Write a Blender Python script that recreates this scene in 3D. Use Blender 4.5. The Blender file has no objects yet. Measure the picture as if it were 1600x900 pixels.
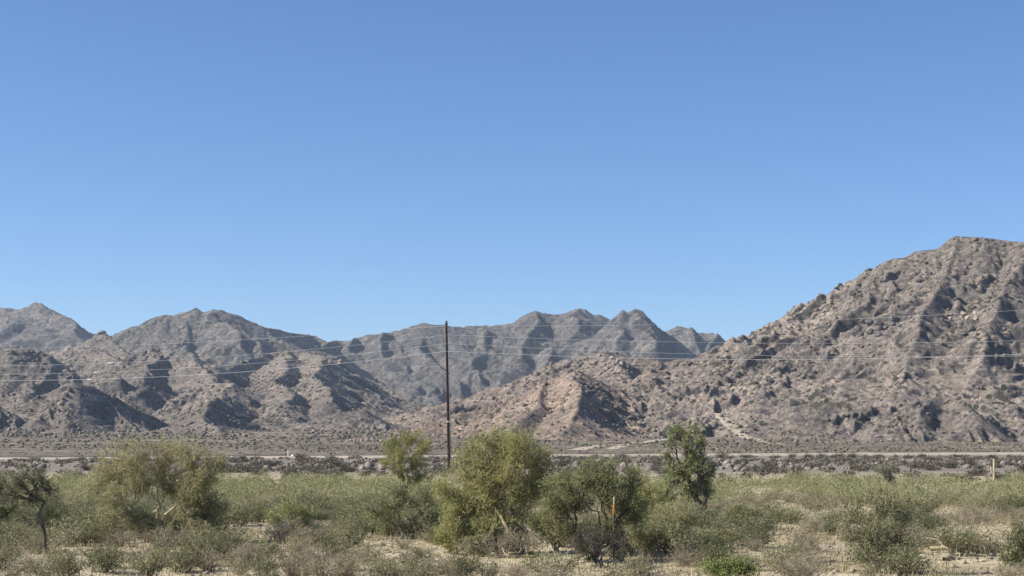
import bpy, math, random
import numpy as np
from mathutils import Vector

S = bpy.context.scene
COL = S.collection

# ------------------------------------------------------------------ camera, world, sun, exposure
F = 2537.0            # focal length in photograph pixels (1600 wide)
HZ = 685.0            # row of the horizon
CAM_Z = 3.0
cam_d = bpy.data.cameras.new('camera')
cam = bpy.data.objects.new('camera', cam_d)
COL.objects.link(cam)
cam.location = (0, 0, CAM_Z)
cam.rotation_euler = (math.radians(90), 0, 0)
cam_d.sensor_width = 36.0
cam_d.lens = F / 1600 * 36.0
cam_d.shift_y = (HZ - 450) / 1600
cam_d.clip_start = 0.1
cam_d.clip_end = 40000
S.camera = cam

HAZE = 1.0e-4
SUN_EL, SUN_AZ = 36.0, 99.0      # azimuth counted from the view axis towards the left
W = bpy.data.worlds.new('World')
S.world = W
W.use_nodes = True
nt = W.node_tree
bg = nt.nodes['Background']
sky = nt.nodes.new('ShaderNodeTexSky')
sky.sky_type = 'NISHITA'
sky.sun_disc = False
sky.sun_elevation = math.radians(SUN_EL)
sky.sun_rotation = math.radians(-SUN_AZ)
sky.altitude = 300
sky.air_density = 0.75
sky.dust_density = 0.0
sky.ozone_density = 6.0
hs = nt.nodes.new('ShaderNodeHueSaturation')
hs.inputs['Saturation'].default_value = 1.07
nt.links.new(sky.outputs[0], hs.inputs['Color'])
nt.links.new(hs.outputs[0], bg.inputs[0])
bg.inputs[1].default_value = 0.0805

sl = bpy.data.lights.new('sun', 'SUN')
sl.energy = 4.7
sl.angle = math.radians(0.53)
sl.color = (1.0, 0.945, 0.86)
sun = bpy.data.objects.new('sun', sl)
COL.objects.link(sun)
el, az = math.radians(SUN_EL), math.radians(SUN_AZ)
sdir = Vector((-math.sin(az) * math.cos(el), math.cos(az) * math.cos(el), math.sin(el)))
sun.rotation_euler = sdir.to_track_quat('Z', 'Y').to_euler()
sun.location = (-40, -20, 60)

S.view_settings.view_transform = 'Standard'
S.view_settings.look = 'None'
S.view_settings.gamma = 1.0
S.view_settings.exposure = 0.86
try:
    S.cycles.use_denoising = True
    S.cycles.volume_bounces = 0
    S.cycles.max_bounces = 6
    S.cycles.diffuse_bounces = 3
    S.cycles.transparent_max_bounces = 4
except Exception:
    pass


def ray(px, py, y):
    """Point at distance y on the line of sight through photograph pixel px, py."""
    return ((px - 800) / F * y, y, CAM_Z + (HZ - py) / F * y)


def foot(px, py):
    """Ground point seen at px, py on the flat plain."""
    y = CAM_Z * F / (py - HZ)
    return ((px - 800) / F * y, y)


# ------------------------------------------------------------------ noise
def _h(ix, iy, seed):
    h = (ix.astype(np.int64) * 374761393 + iy.astype(np.int64) * 668265263 + seed * 1442695041) & 0xFFFFFFFF
    h = ((h ^ (h >> 13)) * 1274126177) & 0xFFFFFFFF
    return (h ^ (h >> 16)) & 0xFFFFFFFF


def pn(x, y, seed=0):
    ix = np.floor(x); iy = np.floor(y)
    fx = x - ix; fy = y - iy
    ux = fx * fx * fx * (fx * (fx * 6 - 15) + 10)
    uy = fy * fy * fy * (fy * (fy * 6 - 15) + 10)

    def g(ax, ay, dx, dy):
        a = _h(ix + ax, iy + ay, seed) * (2 * math.pi / 4294967296.0)
        return np.cos(a) * dx + np.sin(a) * dy
    n00 = g(0, 0, fx, fy); n10 = g(1, 0, fx - 1, fy)
    n01 = g(0, 1, fx, fy - 1); n11 = g(1, 1, fx - 1, fy - 1)
    a = n00 + ux * (n10 - n00); b = n01 + ux * (n11 - n01)
    return (a + uy * (b - a)) * 1.5


def fbm(x, y, octs, seed=0, gain=0.5):
    s = 0; a = 1.0; f = 1.0
    for o in range(octs):
        s = s + a * pn(x * f + 17.3 * o, y * f - 9.1 * o, seed + o)
        a *= gain; f *= 2.03
    return s


def rdg(x, y, octs, seed=0, gain=0.5):
    s = 0; a = 1.0; f = 1.0; t = 0
    for o in range(octs):
        s = s + a * (1 - 2.0 * np.abs(pn(x * f + 5.7 * o, y * f + 3.3 * o, seed + o)))
        t += a; a *= gain; f *= 2.1
    return s / t          # about 0 .. 1


# ------------------------------------------------------------------ mesh and object helpers
def mesh_np(name, verts, faces, mat=None, smooth=False):
    """verts (N,3), faces (M,3 or 4) -> mesh"""
    me = bpy.data.meshes.new(name)
    verts = np.ascontiguousarray(verts, dtype=np.float32)
    faces = np.ascontiguousarray(faces, dtype=np.int32)
    n, k = faces.shape
    me.vertices.add(len(verts))
    me.vertices.foreach_set('co', verts.ravel())
    me.loops.add(n * k)
    me.loops.foreach_set('vertex_index', faces.ravel())
    me.polygons.add(n)
    me.polygons.foreach_set('loop_start', np.arange(0, n * k, k, dtype=np.int32))
    if smooth:
        me.polygons.foreach_set('use_smooth', np.ones(n, dtype=bool))
    me.update(calc_edges=True)
    if mat:
        me.materials.append(mat)
    return me


def link(name, me, parent=None, loc=None):
    o = bpy.data.objects.new(name, me)
    COL.objects.link(o)
    if parent:
        o.parent = parent
    if loc is not None:
        o.location = loc
    return o


def tag(o, label=None, cat=None, group=None, kind=None):
    if label: o['label'] = label
    if cat: o['category'] = cat
    if group: o['group'] = group
    if kind: o['kind'] = kind
    return o


class Acc:
    """Collects quads and triangles (as degenerate-free quads where possible) for one mesh."""
    def __init__(self):
        self.v = []; self.f = []; self.n = 0

    def add(self, v, f):
        v = np.asarray(v, dtype=np.float64); f = np.asarray(f, dtype=np.int64)
        self.v.append(v); self.f.append(f + self.n); self.n += len(v)

    def mesh(self, name, mat, smooth=False):
        return mesh_np(name, np.concatenate(self.v), np.concatenate(self.f), mat, smooth)


def tube(acc, pts, rad, sides=5):
    pts = np.asarray(pts, float); rad = np.asarray(rad, float)
    n = len(pts)
    t = np.gradient(pts, axis=0)
    t /= np.linalg.norm(t, axis=1)[:, None] + 1e-9
    ref = np.array([0.31, 0.85, 0.42])
    a = np.cross(t, ref); a /= np.linalg.norm(a, axis=1)[:, None] + 1e-9
    b = np.cross(t, a)
    ang = np.arange(sides) * 2 * math.pi / sides
    ring = pts[:, None, :] + rad[:, None, None] * (np.cos(ang)[None, :, None] * a[:, None, :] + np.sin(ang)[None, :, None] * b[:, None, :])
    v = ring.reshape(-1, 3)
    i = np.arange(n - 1)[:, None] * sides; j = np.arange(sides)[None, :]; j2 = (j + 1) % sides
    f = np.stack([i + j, i + j2, i + sides + j2, i + sides + j], -1).reshape(-1, 4)
    acc.add(v, f)


def leaves(acc, pos, rng, ln, wd, up=0.6):
    n = len(pos)
    d = rng.normal(size=(n, 3)); d[:, 2] += up
    d /= np.linalg.norm(d, axis=1)[:, None] + 1e-9
    e = np.cross(d, rng.normal(size=(n, 3)))
    e /= np.linalg.norm(e, axis=1)[:, None] + 1e-9
    s = rng.uniform(0.6, 1.4, size=(n, 1))
    d = d * ln * s; e = e * wd * s * 0.5
    v = np.stack([pos, pos + d * 0.5 + e, pos + d, pos + d * 0.5 - e], 1).reshape(-1, 3)
    acc.add(v, np.arange(n * 4).reshape(n, 4))


# ------------------------------------------------------------------ materials
def new_mat(name):
    m = bpy.data.materials.new(name)
    m.use_nodes = True
    n = m.node_tree.nodes; l = m.node_tree.links
    p = n['Principled BSDF']
    p.inputs['Roughness'].default_value = 0.95
    p.inputs['Specular IOR Level'].default_value = 0.15
    return m, n, l, p


def ramp(n, stops):
    r = n.new('ShaderNodeValToRGB')
    e = r.color_ramp.elements
    while len(e) < len(stops): e.new(0.5)
    for x, (p, c) in zip(e, stops):
        x.position = p; x.color = (*c, 1)
    return r


def noise(n, l, vec, scale, detail=4, rough=0.6, dist=0):
    t = n.new('ShaderNodeTexNoise')
    t.inputs['Scale'].default_value = scale
    t.inputs['Detail'].default_value = detail
    t.inputs['Roughness'].default_value = rough
    t.inputs['Distortion'].default_value = dist
    if vec is not None: l.new(vec, t.inputs['Vector'])
    return t


def mix(n, l, a, b, fac, mode='MIX'):
    m = n.new('ShaderNodeMix'); m.data_type = 'RGBA'; m.blend_type = mode
    for sock, val in ((m.inputs[6], a), (m.inputs[7], b), (m.inputs[0], fac)):
        if isinstance(val, tuple): sock.default_value = (*val, 1)
        elif isinstance(val, (int, float)): sock.default_value = val
        else: l.new(val, sock)
    return m.outputs[2]


def leaf_mat(name, c1, c2, trans=0.3, clump=1.2):
    m, n, l, p = new_mat(name)
    g = n.new('ShaderNodeNewGeometry')
    tc = n.new('ShaderNodeTexCoord')
    oi = n.new('ShaderNodeObjectInfo')
    ns = noise(n, l, tc.outputs['Object'], clump, 2)
    ad = n.new('ShaderNodeMath'); ad.operation = 'ADD'
    l.new(ns.outputs[0], ad.inputs[0]); 
    ml = n.new('ShaderNodeMath'); ml.operation = 'MULTIPLY_ADD'
    l.new(g.outputs['Random Per Island'], ml.inputs[0]); ml.inputs[1].default_value = 0.5; ml.inputs[2].default_value = -0.25
    l.new(ml.outputs[0], ad.inputs[1])
    ad2 = n.new('ShaderNodeMath'); ad2.operation = 'MULTIPLY_ADD'
    l.new(oi.outputs['Random'], ad2.inputs[0]); ad2.inputs[1].default_value = 0.45; l.new(ad.outputs[0], ad2.inputs[2])
    r = ramp(n, [(0.45, c1), (0.95, c2)])
    l.new(ad2.outputs[0], r.inputs[0])
    l.new(r.outputs[0], p.inputs['Base Color'])
    p.inputs['Roughness'].default_value = 0.7
    tr = n.new('ShaderNodeBsdfTranslucent')
    l.new(r.outputs[0], tr.inputs[0])
    mx = n.new('ShaderNodeMixShader'); mx.inputs[0].default_value = trans
    l.new(p.outputs[0], mx.inputs[1]); l.new(tr.outputs[0], mx.inputs[2])
    l.new(mx.outputs[0], n['Material Output'].inputs[0])
    return m


def bark_mat(name, c1, c2, scale=9):
    m, n, l, p = new_mat(name)
    tc = n.new('ShaderNodeTexCoord')
    ns = noise(n, l, tc.outputs['Object'], scale, 4)
    r = ramp(n, [(0.35, c1), (0.68, c2)])
    l.new(ns.outputs[0], r.inputs[0]); l.new(r.outputs[0], p.inputs['Base Color'])
    return m


def rock_mat(name, soil, soil2, rock, scrub, size):
    """Desert mountain: pale soil, darker varnished rock where steep, dots of dry scrub."""
    m, n, l, p = new_mat(name)
    geo = n.new('ShaderNodeNewGeometry')
    pos = geo.outputs['Position']
    big = noise(n, l, pos, 0.012 / size, 5, 0.6)
    r1 = ramp(n, [(0.42, soil), (0.58, soil2)]); l.new(big.outputs[0], r1.inputs[0])
    sep = n.new('ShaderNodeSeparateXYZ'); l.new(geo.outputs['Normal'], sep.inputs[0])
    med = noise(n, l, pos, 0.09 / size, 6, 0.7, 0.4)
    st = n.new('ShaderNodeMath'); st.operation = 'MULTIPLY_ADD'      # steepness + noise -> bare rock
    l.new(sep.outputs['Z'], st.inputs[0]); st.inputs[1].default_value = -1.1; l.new(med.outputs[0], st.inputs[2])
    r2 = ramp(n, [(0.0, (0, 0, 0)), (0.16, (1, 1, 1))])
    ofs = n.new('ShaderNodeMath'); ofs.operation = 'ADD'; ofs.inputs[1].default_value = 0.27
    l.new(st.outputs[0], ofs.inputs[0]); l.new(ofs.outputs[0], r2.inputs[0])
    c = mix(n, l, r1.outputs[0], rock, r2.outputs[0])
    fine = noise(n, l, pos, 0.75 / size, 6, 0.8)
    r3 = ramp(n, [(0.38, (0.42, 0.42, 0.42)), (0.5, (1, 1, 1)), (0.63, (1.6, 1.57, 1.52))]); l.new(fine.outputs[0], r3.inputs[0])
    c = mix(n, l, c, r3.outputs[0], 0.85, 'MULTIPLY')
    rk = n.new('ShaderNodeTexVoronoi'); rk.inputs['Scale'].default_value = 0.5 / size
    wp = n.new('ShaderNodeVectorMath'); wp.operation = 'MULTIPLY_ADD'
    l.new(fine.outputs['Color'], wp.inputs[0]); wp.inputs[1].default_value = (1.6 * size,) * 3; l.new(pos, wp.inputs[2])
    l.new(wp.outputs[0], rk.inputs['Vector'])
    sc_ = n.new('ShaderNodeSeparateColor'); l.new(rk.outputs['Color'], sc_.inputs[0])
    r5 = ramp(n, [(0.0, (0.62, 0.62, 0.63)), (0.6, (1, 1, 1)), (1.0, (1.4, 1.37, 1.32))]); l.new(sc_.outputs[0], r5.inputs[0])
    c = mix(n, l, c, r5.outputs[0], 0.75, 'MULTIPLY')
    vo = n.new('ShaderNodeTexVoronoi'); vo.inputs['Scale'].default_value = 0.34 / size
    l.new(pos, vo.inputs['Vector'])
    sel = noise(n, l, pos, 0.05 / size, 3)
    th = n.new('ShaderNodeMath'); th.operation = 'MULTIPLY_ADD'
    l.new(sel.outputs[0], th.inputs[0]); th.inputs[1].default_value = -0.9; l.new(vo.outputs['Distance'], th.inputs[2])
    r4 = ramp(n, [(0.0, (1, 1, 1)), (0.05, (0, 0, 0))])
    o4 = n.new('ShaderNodeMath'); o4.operation = 'ADD'; o4.inputs[1].default_value = 0.19
    l.new(th.outputs[0], o4.inputs[0]); l.new(o4.outputs[0], r4.inputs[0])
    c = mix(n, l, c, scrub, r4.outputs[0])
    l.new(c, p.inputs['Base Color'])
    bp = n.new('ShaderNodeBump'); bp.inputs['Strength'].default_value = 0.9; bp.inputs['Distance'].default_value = 1.6 * size
    hh = n.new('ShaderNodeMath'); hh.operation = 'MULTIPLY_ADD'; l.new(rk.outputs['Distance'], hh.inputs[0]); hh.inputs[1].default_value = -0.5; l.new(fine.outputs[0], hh.inputs[2])
    l.new(hh.outputs[0], bp.inputs['Height']); l.new(bp.outputs[0], p.inputs['Normal'])
    return m


M_rock_near = rock_mat('mountain rock', (0.228, 0.193, 0.163), (0.345, 0.283, 0.232), (0.148, 0.13, 0.117), (0.075, 0.07, 0.05), 1.0)
M_rock_left = rock_mat('hill rock', (0.198, 0.17, 0.147), (0.28, 0.235, 0.195), (0.125, 0.114, 0.107), (0.065, 0.063, 0.045), 1.3)
M_rock_far = rock_mat('range rock', (0.165, 0.15, 0.134), (0.205, 0.182, 0.16), (0.085, 0.079, 0.077), (0.065, 0.066, 0.046), 2.6)
M_rock_mid = rock_mat('middle hill rock', (0.21, 0.173, 0.145), (0.305, 0.243, 0.193), (0.135, 0.117, 0.105), (0.07, 0.066, 0.046), 1.1)
M_rock_front = rock_mat('pinkish hill rock', (0.26, 0.20, 0.158), (0.37, 0.28, 0.215), (0.15, 0.123, 0.106), (0.085, 0.078, 0.052), 0.9)
M_plain = rock_mat('plain gravel', (0.25, 0.205, 0.162), (0.34, 0.275, 0.212), (0.24, 0.20, 0.16), (0.12, 0.112, 0.072), 1.4)


# ground of the plain
def ground_material():
    m, n, l, p = new_mat('desert sand')
    geo = n.new('ShaderNodeNewGeometry'); pos = geo.outputs['Position']
    a = noise(n, l, pos, 0.16, 5, 0.65)
    r1 = ramp(n, [(0.36, (0.33, 0.27, 0.17)), (0.5, (0.46, 0.39, 0.26)), (0.66, (0.53, 0.455, 0.315))]); l.new(a.outputs[0], r1.inputs[0])
    b = noise(n, l, pos, 2.2, 6, 0.7)
    r2 = ramp(n, [(0.32, (0.55, 0.53, 0.5)), (0.52, (1, 1, 1)), (0.75, (1.2, 1.18, 1.15))]); l.new(b.outputs[0], r2.inputs[0])
    c = mix(n, l, r1.outputs[0], r2.outputs[0], 0.8, 'MULTIPLY')
    # gravel flat beyond the scrub is greyer
    sep = n.new('ShaderNodeSeparateXYZ'); l.new(pos, sep.inputs[0])
    mr = n.new('ShaderNodeMapRange'); mr.inputs[1].default_value = 120; mr.inputs[2].default_value = 150
    l.new(sep.outputs['Y'], mr.inputs[0])
    g = noise(n, l, pos, 0.25, 5, 0.7)
    r3 = ramp(n, [(0.35, (0.155, 0.131, 0.108)), (0.65, (0.25, 0.212, 0.172))]); l.new(g.outputs[0], r3.inputs[0])
    c = mix(n, l, c, r3.outputs[0], mr.outputs[0])
    l.new(c, p.inputs['Base Color'])
    f = noise(n, l, pos, 9, 6, 0.75)
    bp = n.new('ShaderNodeBump'); bp.inputs['Strength'].default_value = 0.5; bp.inputs['Distance'].default_value = 0.05
    l.new(f.outputs[0], bp.inputs['Height']); l.new(bp.outputs[0], p.inputs['Normal'])
    return m


M_sand = ground_material()
M_berm = bark_mat('road berm dirt', (0.38, 0.325, 0.25), (0.50, 0.43, 0.335), 0.6)
M_track = bark_mat('track dirt', (0.37, 0.305, 0.23), (0.47, 0.39, 0.295), 0.4)
M_asphalt = bark_mat('asphalt', (0.06, 0.06, 0.06), (0.09, 0.09, 0.088), 2)


# ------------------------------------------------------------------ ground sheet
def gz(x, y):
    """Height of the sandy plain."""
    x = np.asarray(x, float); y = np.asarray(y, float)
    fade = np.clip((160 - np.abs(y)) / 60, 0, 1)
    return (0.10 * pn(x / 7.0, y / 7.0, 3) + 0.06 * pn(x / 2.1, y / 2.1, 4)) * fade


def gz1(x, y):
    return float(gz(np.array([x]), np.array([y]))[0])


def spaced(parts):
    out = []
    for a, b, n in parts: out.append(np.linspace(a, b, n, endpoint=False))
    return np.concatenate(out + [np.array([parts[-1][1]])])


gxs = spaced([(-9000, -400, 8), (-400, -60, 40), (-60, -24, 70), (-24, 24, 240), (24, 60, 70), (60, 400, 40), (400, 9000, 8)])
gys = spaced([(-600, -20, 10), (-20, 28, 20), (28, 64, 200), (64, 160, 140), (160, 420, 60), (420, 9000, 20)])
GX, GY = np.meshgrid(gxs, gys)
GZ = gz(GX, GY)
GZ = np.where(GY > 400, -2.5, GZ)
nx, ny = len(gxs), len(gys)
ii = (np.arange(ny - 1)[:, None] * nx + np.arange(nx - 1)[None, :]).ravel()
gf = np.stack([ii, ii + 1, ii + nx + 1, ii + nx], 1)
o = link('ground', mesh_np('ground', np.stack([GX, GY, GZ], -1).reshape(-1, 3), gf, M_sand, True))
tag(o, 'sandy beige desert ground with patches of gravel', kind='structure')

# ------------------------------------------------------------------ mountains: a network of ridge lines
# every ridge: group, slope, nodes (px, py, distance)
RIDGES = [
    # far range on the left
    ('range', .55, [(-420, 520, 2100), (-250, 500, 2100), (-90, 488, 2100), (0, 480, 2100), (12, 479, 2100), (28, 483, 2100), (40, 478, 2100), (57, 471, 2100), (66, 474, 2100), (87, 486, 2100), (112, 504, 2100), (137, 517, 2100), (150, 521, 2100), (190, 540, 2100), (240, 575, 2100)]),
    ('range', .6, [(18, 479, 2090), (40, 493, 1980), (72, 512, 1880), (112, 541, 1760)]),
    ('range', .6, [(57, 472, 2090), (88, 496, 2030), (112, 517, 1960), (128, 533, 1880)]),
    ('range', .6, [(-60, 486, 2090), (-30, 510, 1900), (10, 545, 1700)]),
    # second mountain
    ('range', .55, [(120, 545, 1700), (150, 535, 1700), (175, 523, 1700), (210, 509.5, 1700), (229, 506.5, 1700), (247, 496, 1700), (262, 491, 1700), (270, 492, 1700), (285, 486, 1700), (296, 484, 1700), (303, 480, 1700), (313, 488, 1700), (330, 484, 1700), (342, 482.5, 1700), (352, 484, 1700), (369, 490, 1700), (387, 498, 1700), (405, 506, 1700), (421, 511, 1720), (437, 514, 1760), (456, 520.5, 1800), (475, 521.5, 1850), (490, 527, 1900), (507, 532, 1950), (525, 530, 2000), (550, 530, 2000), (563, 524.5, 2000), (584, 519, 2000), (606, 517.5, 2000), (634, 512, 2000), (662, 504.5, 2000), (681, 507, 2000), (698, 508, 2000), (725, 510, 2000), (745, 507, 2000), (760, 506, 2000), (778, 505, 2000), (793, 504, 2000), (808, 501.5, 2000), (820, 492, 2000), (832, 486, 2000), (841, 484, 2000), (853, 486.5, 2000), (869, 489.5, 2000), (887, 487, 2000), (900, 482, 2000), (907, 480, 2000), (914, 481.5, 2000), (925, 489, 2000), (934, 488.5, 2000), (947, 495.5, 2000), (963, 502, 2000), (985, 513, 2000), (1010, 528, 2000)]),
    ('range', .7, [(262, 491, 1690), (272, 512, 1620), (284, 535, 1520), (292, 558, 1420)]),
    ('range', .7, [(313, 489, 1690), (326, 508, 1630), (350, 526, 1550), (372, 545, 1450), (390, 556, 1380)]),
    ('range', .7, [(345, 484, 1690), (352, 505, 1620), (366, 520, 1560)]),
    ('range', .7, [(369, 490, 1700), (384, 515, 1600), (402, 535, 1500), (415, 550, 1420)]),
    ('range', .6, [(421, 511, 1700), (436, 528, 1630), (455, 545, 1530)]),
    # centre range spurs
    ('range', .6, [(475, 521, 1850), (490, 545, 1700), (515, 565, 1560)]),
    ('range', .75, [(563, 525, 1990), (556, 543, 1850), (572, 558, 1760), (595, 575, 1650), (625, 597, 1500)]),
    ('range', .8, [(606, 518, 1990), (600, 530, 1900), (612, 552, 1780), (628, 572, 1670)]),
    ('range', .7, [(662, 505, 1990), (665, 530, 1860), (672, 560, 1700), (690, 590, 1530)]),
    ('range', .6, [(745, 507, 1990), (742, 540, 1800), (730, 575, 1620), (720, 610, 1450)]),
    ('range', .65, [(841, 484, 1990), (843, 505, 1890), (828, 535, 1750), (815, 560, 1620)]),
    ('range', .65, [(907, 481, 1990), (903, 510, 1880), (888, 535, 1740), (866, 562, 1580), (845, 585, 1450)]),
    # cone
    ('range', .75, [(940, 520, 1880), (962, 503, 1880), (976, 487, 1880), (987, 481, 1880), (1000, 485.5, 1880), (1010, 495, 1880), (1023, 506, 1880), (1040, 517, 1880), (1062, 533, 1880), (1090, 556, 1880)]),
    ('range', .7, [(982, 483, 1870), (978, 505, 1790), (968, 535, 1650)]),
    ('range', .7, [(1003, 488, 1870), (1018, 512, 1780), (1032, 540, 1640)]),
    # last summits on the right
    ('range', .65, [(1010, 535, 2200), (1036, 518, 2200), (1050, 511, 2200), (1059, 508.5, 2200), (1068, 511, 2200), (1080, 517, 2200), (1105, 520.5, 2200), (1113, 519, 2200), (1122, 522, 2200), (1133, 528, 2200), (1145, 537, 2200), (1157, 545, 2200), (1200, 572, 2200)]),
    ('range', .7, [(1062, 510, 2190), (1072, 530, 2080), (1085, 550, 1950)]),
    ('range', .7, [(1113, 520, 2190), (1106, 540, 2080), (1100, 560, 1950)]),
    # left hills
    ('left', .55, [(30, 556, 1250), (80, 549, 1250), (110, 541, 1250), (140, 531, 1250), (152, 523, 1250), (160, 517, 1250), (167, 521, 1240), (180, 532, 1220), (200, 548, 1200), (232, 568, 1150)]),
    ('left', .6, [(-260, 575, 950), (-140, 560, 950), (-40, 548, 950), (5, 545, 945), (20, 541, 945), (45, 543, 947), (68, 547, 950), (90, 562, 955), (118, 590, 965)]),
    ('left', .6, [(95, 585, 980), (120, 563, 1030), (140, 548, 1050), (152, 541, 1050), (172, 549, 1010), (193, 562, 960), (225, 585, 890)]),
    ('left', .65, [(195, 565, 1060), (225, 550, 1090), (238, 540, 1100), (264, 543, 1090), (285, 557, 1040), (305, 568, 990), (345, 588, 900)]),
    ('left', .8, [(238, 541, 1095), (240, 560, 1020), (236, 585, 940), (228, 605, 880)]),
    ('left', .65, [(270, 575, 1010), (300, 568, 1010), (330, 568, 1010), (358, 580, 1015), (384, 594, 1020), (425, 620, 1030)]),
    ('left', .75, [(170, 590, 880), (190, 584, 880), (205, 598, 883), (220, 612, 887), (240, 632, 892)]),
    ('left', .65, [(70, 615, 690), (118, 596, 700), (142, 603, 705), (187, 622, 712), (218, 638, 716), (250, 657, 722), (292, 676, 730)]),
    ('left', .6, [(-160, 590, 640), (-70, 604, 640), (-20, 622, 643), (4, 634, 645), (40, 657, 650), (75, 678, 655)]),
    ('left', .5, [(150, 612, 790), (120, 640, 700), (100, 665, 620)]),
    ('left', .5, [(50, 600, 830), (40, 625, 740), (60, 655, 640)]),
    ('left', .55, [(300, 610, 940), (340, 585, 1010), (380, 562, 1080), (420, 551, 1130), (455, 546, 1150), (490, 546, 1150), (522, 554, 1150), (548, 576, 1153), (576, 594, 1157), (640, 628, 1165), (700, 658, 1175)]),
    ('left', .55, [(300, 610, 880), (330, 598, 890), (365, 598, 880), (400, 613, 882), (432, 625, 885), (472, 643, 890), (515, 664, 895)]),
    ('left', .5, [(455, 547, 1140), (440, 590, 960), (450, 625, 820)]),
    ('left', .5, [(490, 547, 1140), (505, 590, 960), (520, 625, 830)]),
    ('left', .55, [(490, 662, 800), (530, 644, 800), (562, 638, 802), (598, 655, 806), (640, 668, 810), (690, 684, 815)]),
    ('left', .5, [(340, 612, 850), (320, 640, 740), (340, 668, 640)]),
    ('centre', .7, [(515, 705, 465), (535, 693, 475), (552, 686, 480), (575, 682, 480), (598, 688, 476), (625, 703, 465)]),
    # middle hill behind the front one
    ('centre', .5, [(740, 650, 1080), (780, 622, 1050), (815, 598, 980), (850, 577, 930), (880, 564, 900), (915, 551, 890), (945, 546, 880), (985, 556, 880), (1040, 563, 875), (1065, 561, 865), (1110, 556, 850), (1150, 562, 820), (1200, 585, 780), (1250, 610, 740)]),
    ('centre', .5, [(945, 547, 875), (985, 590, 770), (1020, 620, 690), (1060, 645, 620)]),
    ('centre', .55, [(1030, 575, 690), (1060, 582, 685), (1100, 598, 685), (1150, 622, 688), (1190, 647, 692), (1245, 684, 700)]),
    ('centre', .5, [(1020, 562, 875), (1040, 595, 770), (1075, 630, 680)]),
    # front hill
    ('front', .52, [(735, 676, 590), (765, 658, 600), (800, 634, 612), (840, 606, 622), (880, 586, 630), (905, 579, 632), (930, 590, 634), (965, 612, 637), (1000, 636, 640), (1040, 660, 644), (1080, 684, 648)]),
    ('front', .5, [(905, 580, 630), (900, 612, 575), (890, 645, 530), (880, 678, 490)]),
    ('front', .5, [(850, 600, 622), (825, 640, 560), (800, 675, 505)]),
    # right mountain
    ('right', .62, [(1060, 622, 830), (1110, 586, 800), (1157, 553, 770), (1176, 543, 765), (1206, 524, 755), (1218, 516, 750), (1237, 494.5, 745), (1251, 480.5, 742), (1279, 469.5, 735), (1291, 460.5, 732), (1324, 446.5, 725), (1347, 435.5, 720), (1375, 414.5, 713), (1392, 403, 710), (1414, 401, 706), (1431, 390.5, 703), (1468, 386, 698), (1485, 375, 696), (1496, 368, 695), (1516, 369, 692), (1566, 372, 686), (1600, 376, 680), (1660, 388, 674), (1750, 420, 665), (1850, 470, 655)]),
    ('right', .6, [(1496, 369, 692), (1475, 420, 645), (1452, 480, 600), (1425, 545, 560), (1395, 610, 525), (1370, 665, 490)]),
    ('right', .6, [(1392, 404, 707), (1372, 450, 660), (1350, 505, 622), (1325, 560, 585), (1290, 620, 545), (1265, 665, 510)]),
    ('right', .6, [(1291, 461, 730), (1270, 505, 690), (1245, 555, 645), (1215, 600, 610)]),
    ('right', .6, [(1600, 377, 678), (1570, 440, 632), (1545, 505, 590), (1520, 570, 550), (1490, 640, 505)]),
    ('right', .6, [(1680, 395, 670), (1660, 460, 620), (1640, 540, 570), (1610, 620, 520), (1580, 670, 485)]),
    ('right', .6, [(1218, 512, 750), (1200, 550, 700), (1185, 585, 660)]),
    ('right', .7, [(1440, 640, 505), (1465, 618, 515), (1485, 612, 518), (1505, 622, 512), (1530, 645, 500)]),
    ('right', .7, [(1335, 520, 625), (1355, 512, 620), (1375, 516, 615), (1395, 530, 608)]),
]


def reseat(grp, nodes):
    """Spurs leave their crest at an even grade: find how far off each traced point lies."""
    if grp not in ('right', 'range') or len(nodes) >= 9 or nodes[0][1] > 600 or len(nodes) == 4 and nodes[0][0] == 1335: return nodes
    px, py, y0 = nodes[0]
    g = 0.56 if grp == 'right' else 0.40 + 0.11 * abs(math.sin(px * 1.7))
    z0 = CAM_Z + (HZ - py) / F * y0
    out = [nodes[0]]
    for (px, py, y) in nodes[1:]:
        yy = (CAM_Z - z0 + g * y0) / (g - (HZ - py) / F)
        out.append((px, py, min(yy, out[-1][2] - 4)))
    return out


RIDGES = [(a_, b_, reseat(a_, c_)) for a_, b_, c_ in RIDGES]
GROUPS = ['plain', 'range', 'left', 'centre', 'right', 'front']

us = np.linspace(-0.42, 0.42, 800)
ys = spaced([(236, 300, 26), (300, 440, 70), (440, 800, 440), (800, 1200, 240), (1200, 2250, 260), (2250, 3200, 30)])
U, Yg = np.meshgrid(us, ys)
Xg = U * Yg


ROAD = np.array([(-160, 232, 0.16), (-72, 232, 0.19), (-20, 250, 0.31), (10, 262, 0.37), (60, 284, 0.42), (110, 304, 0.39), (220, 350, 0.39)])


def base_h(y, x=None):
    st = 290.0 if x is None else np.interp(x, ROAD[:, 0], ROAD[:, 1]) + 17
    return np.where(y < st, -1.0 - (st - y) * 0.05, np.minimum(-1.0 + (y - st) * 0.12, -0.1 + (y - st) * 0.0125) + np.clip(y - 800, 0, None) * 0.012)


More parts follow.
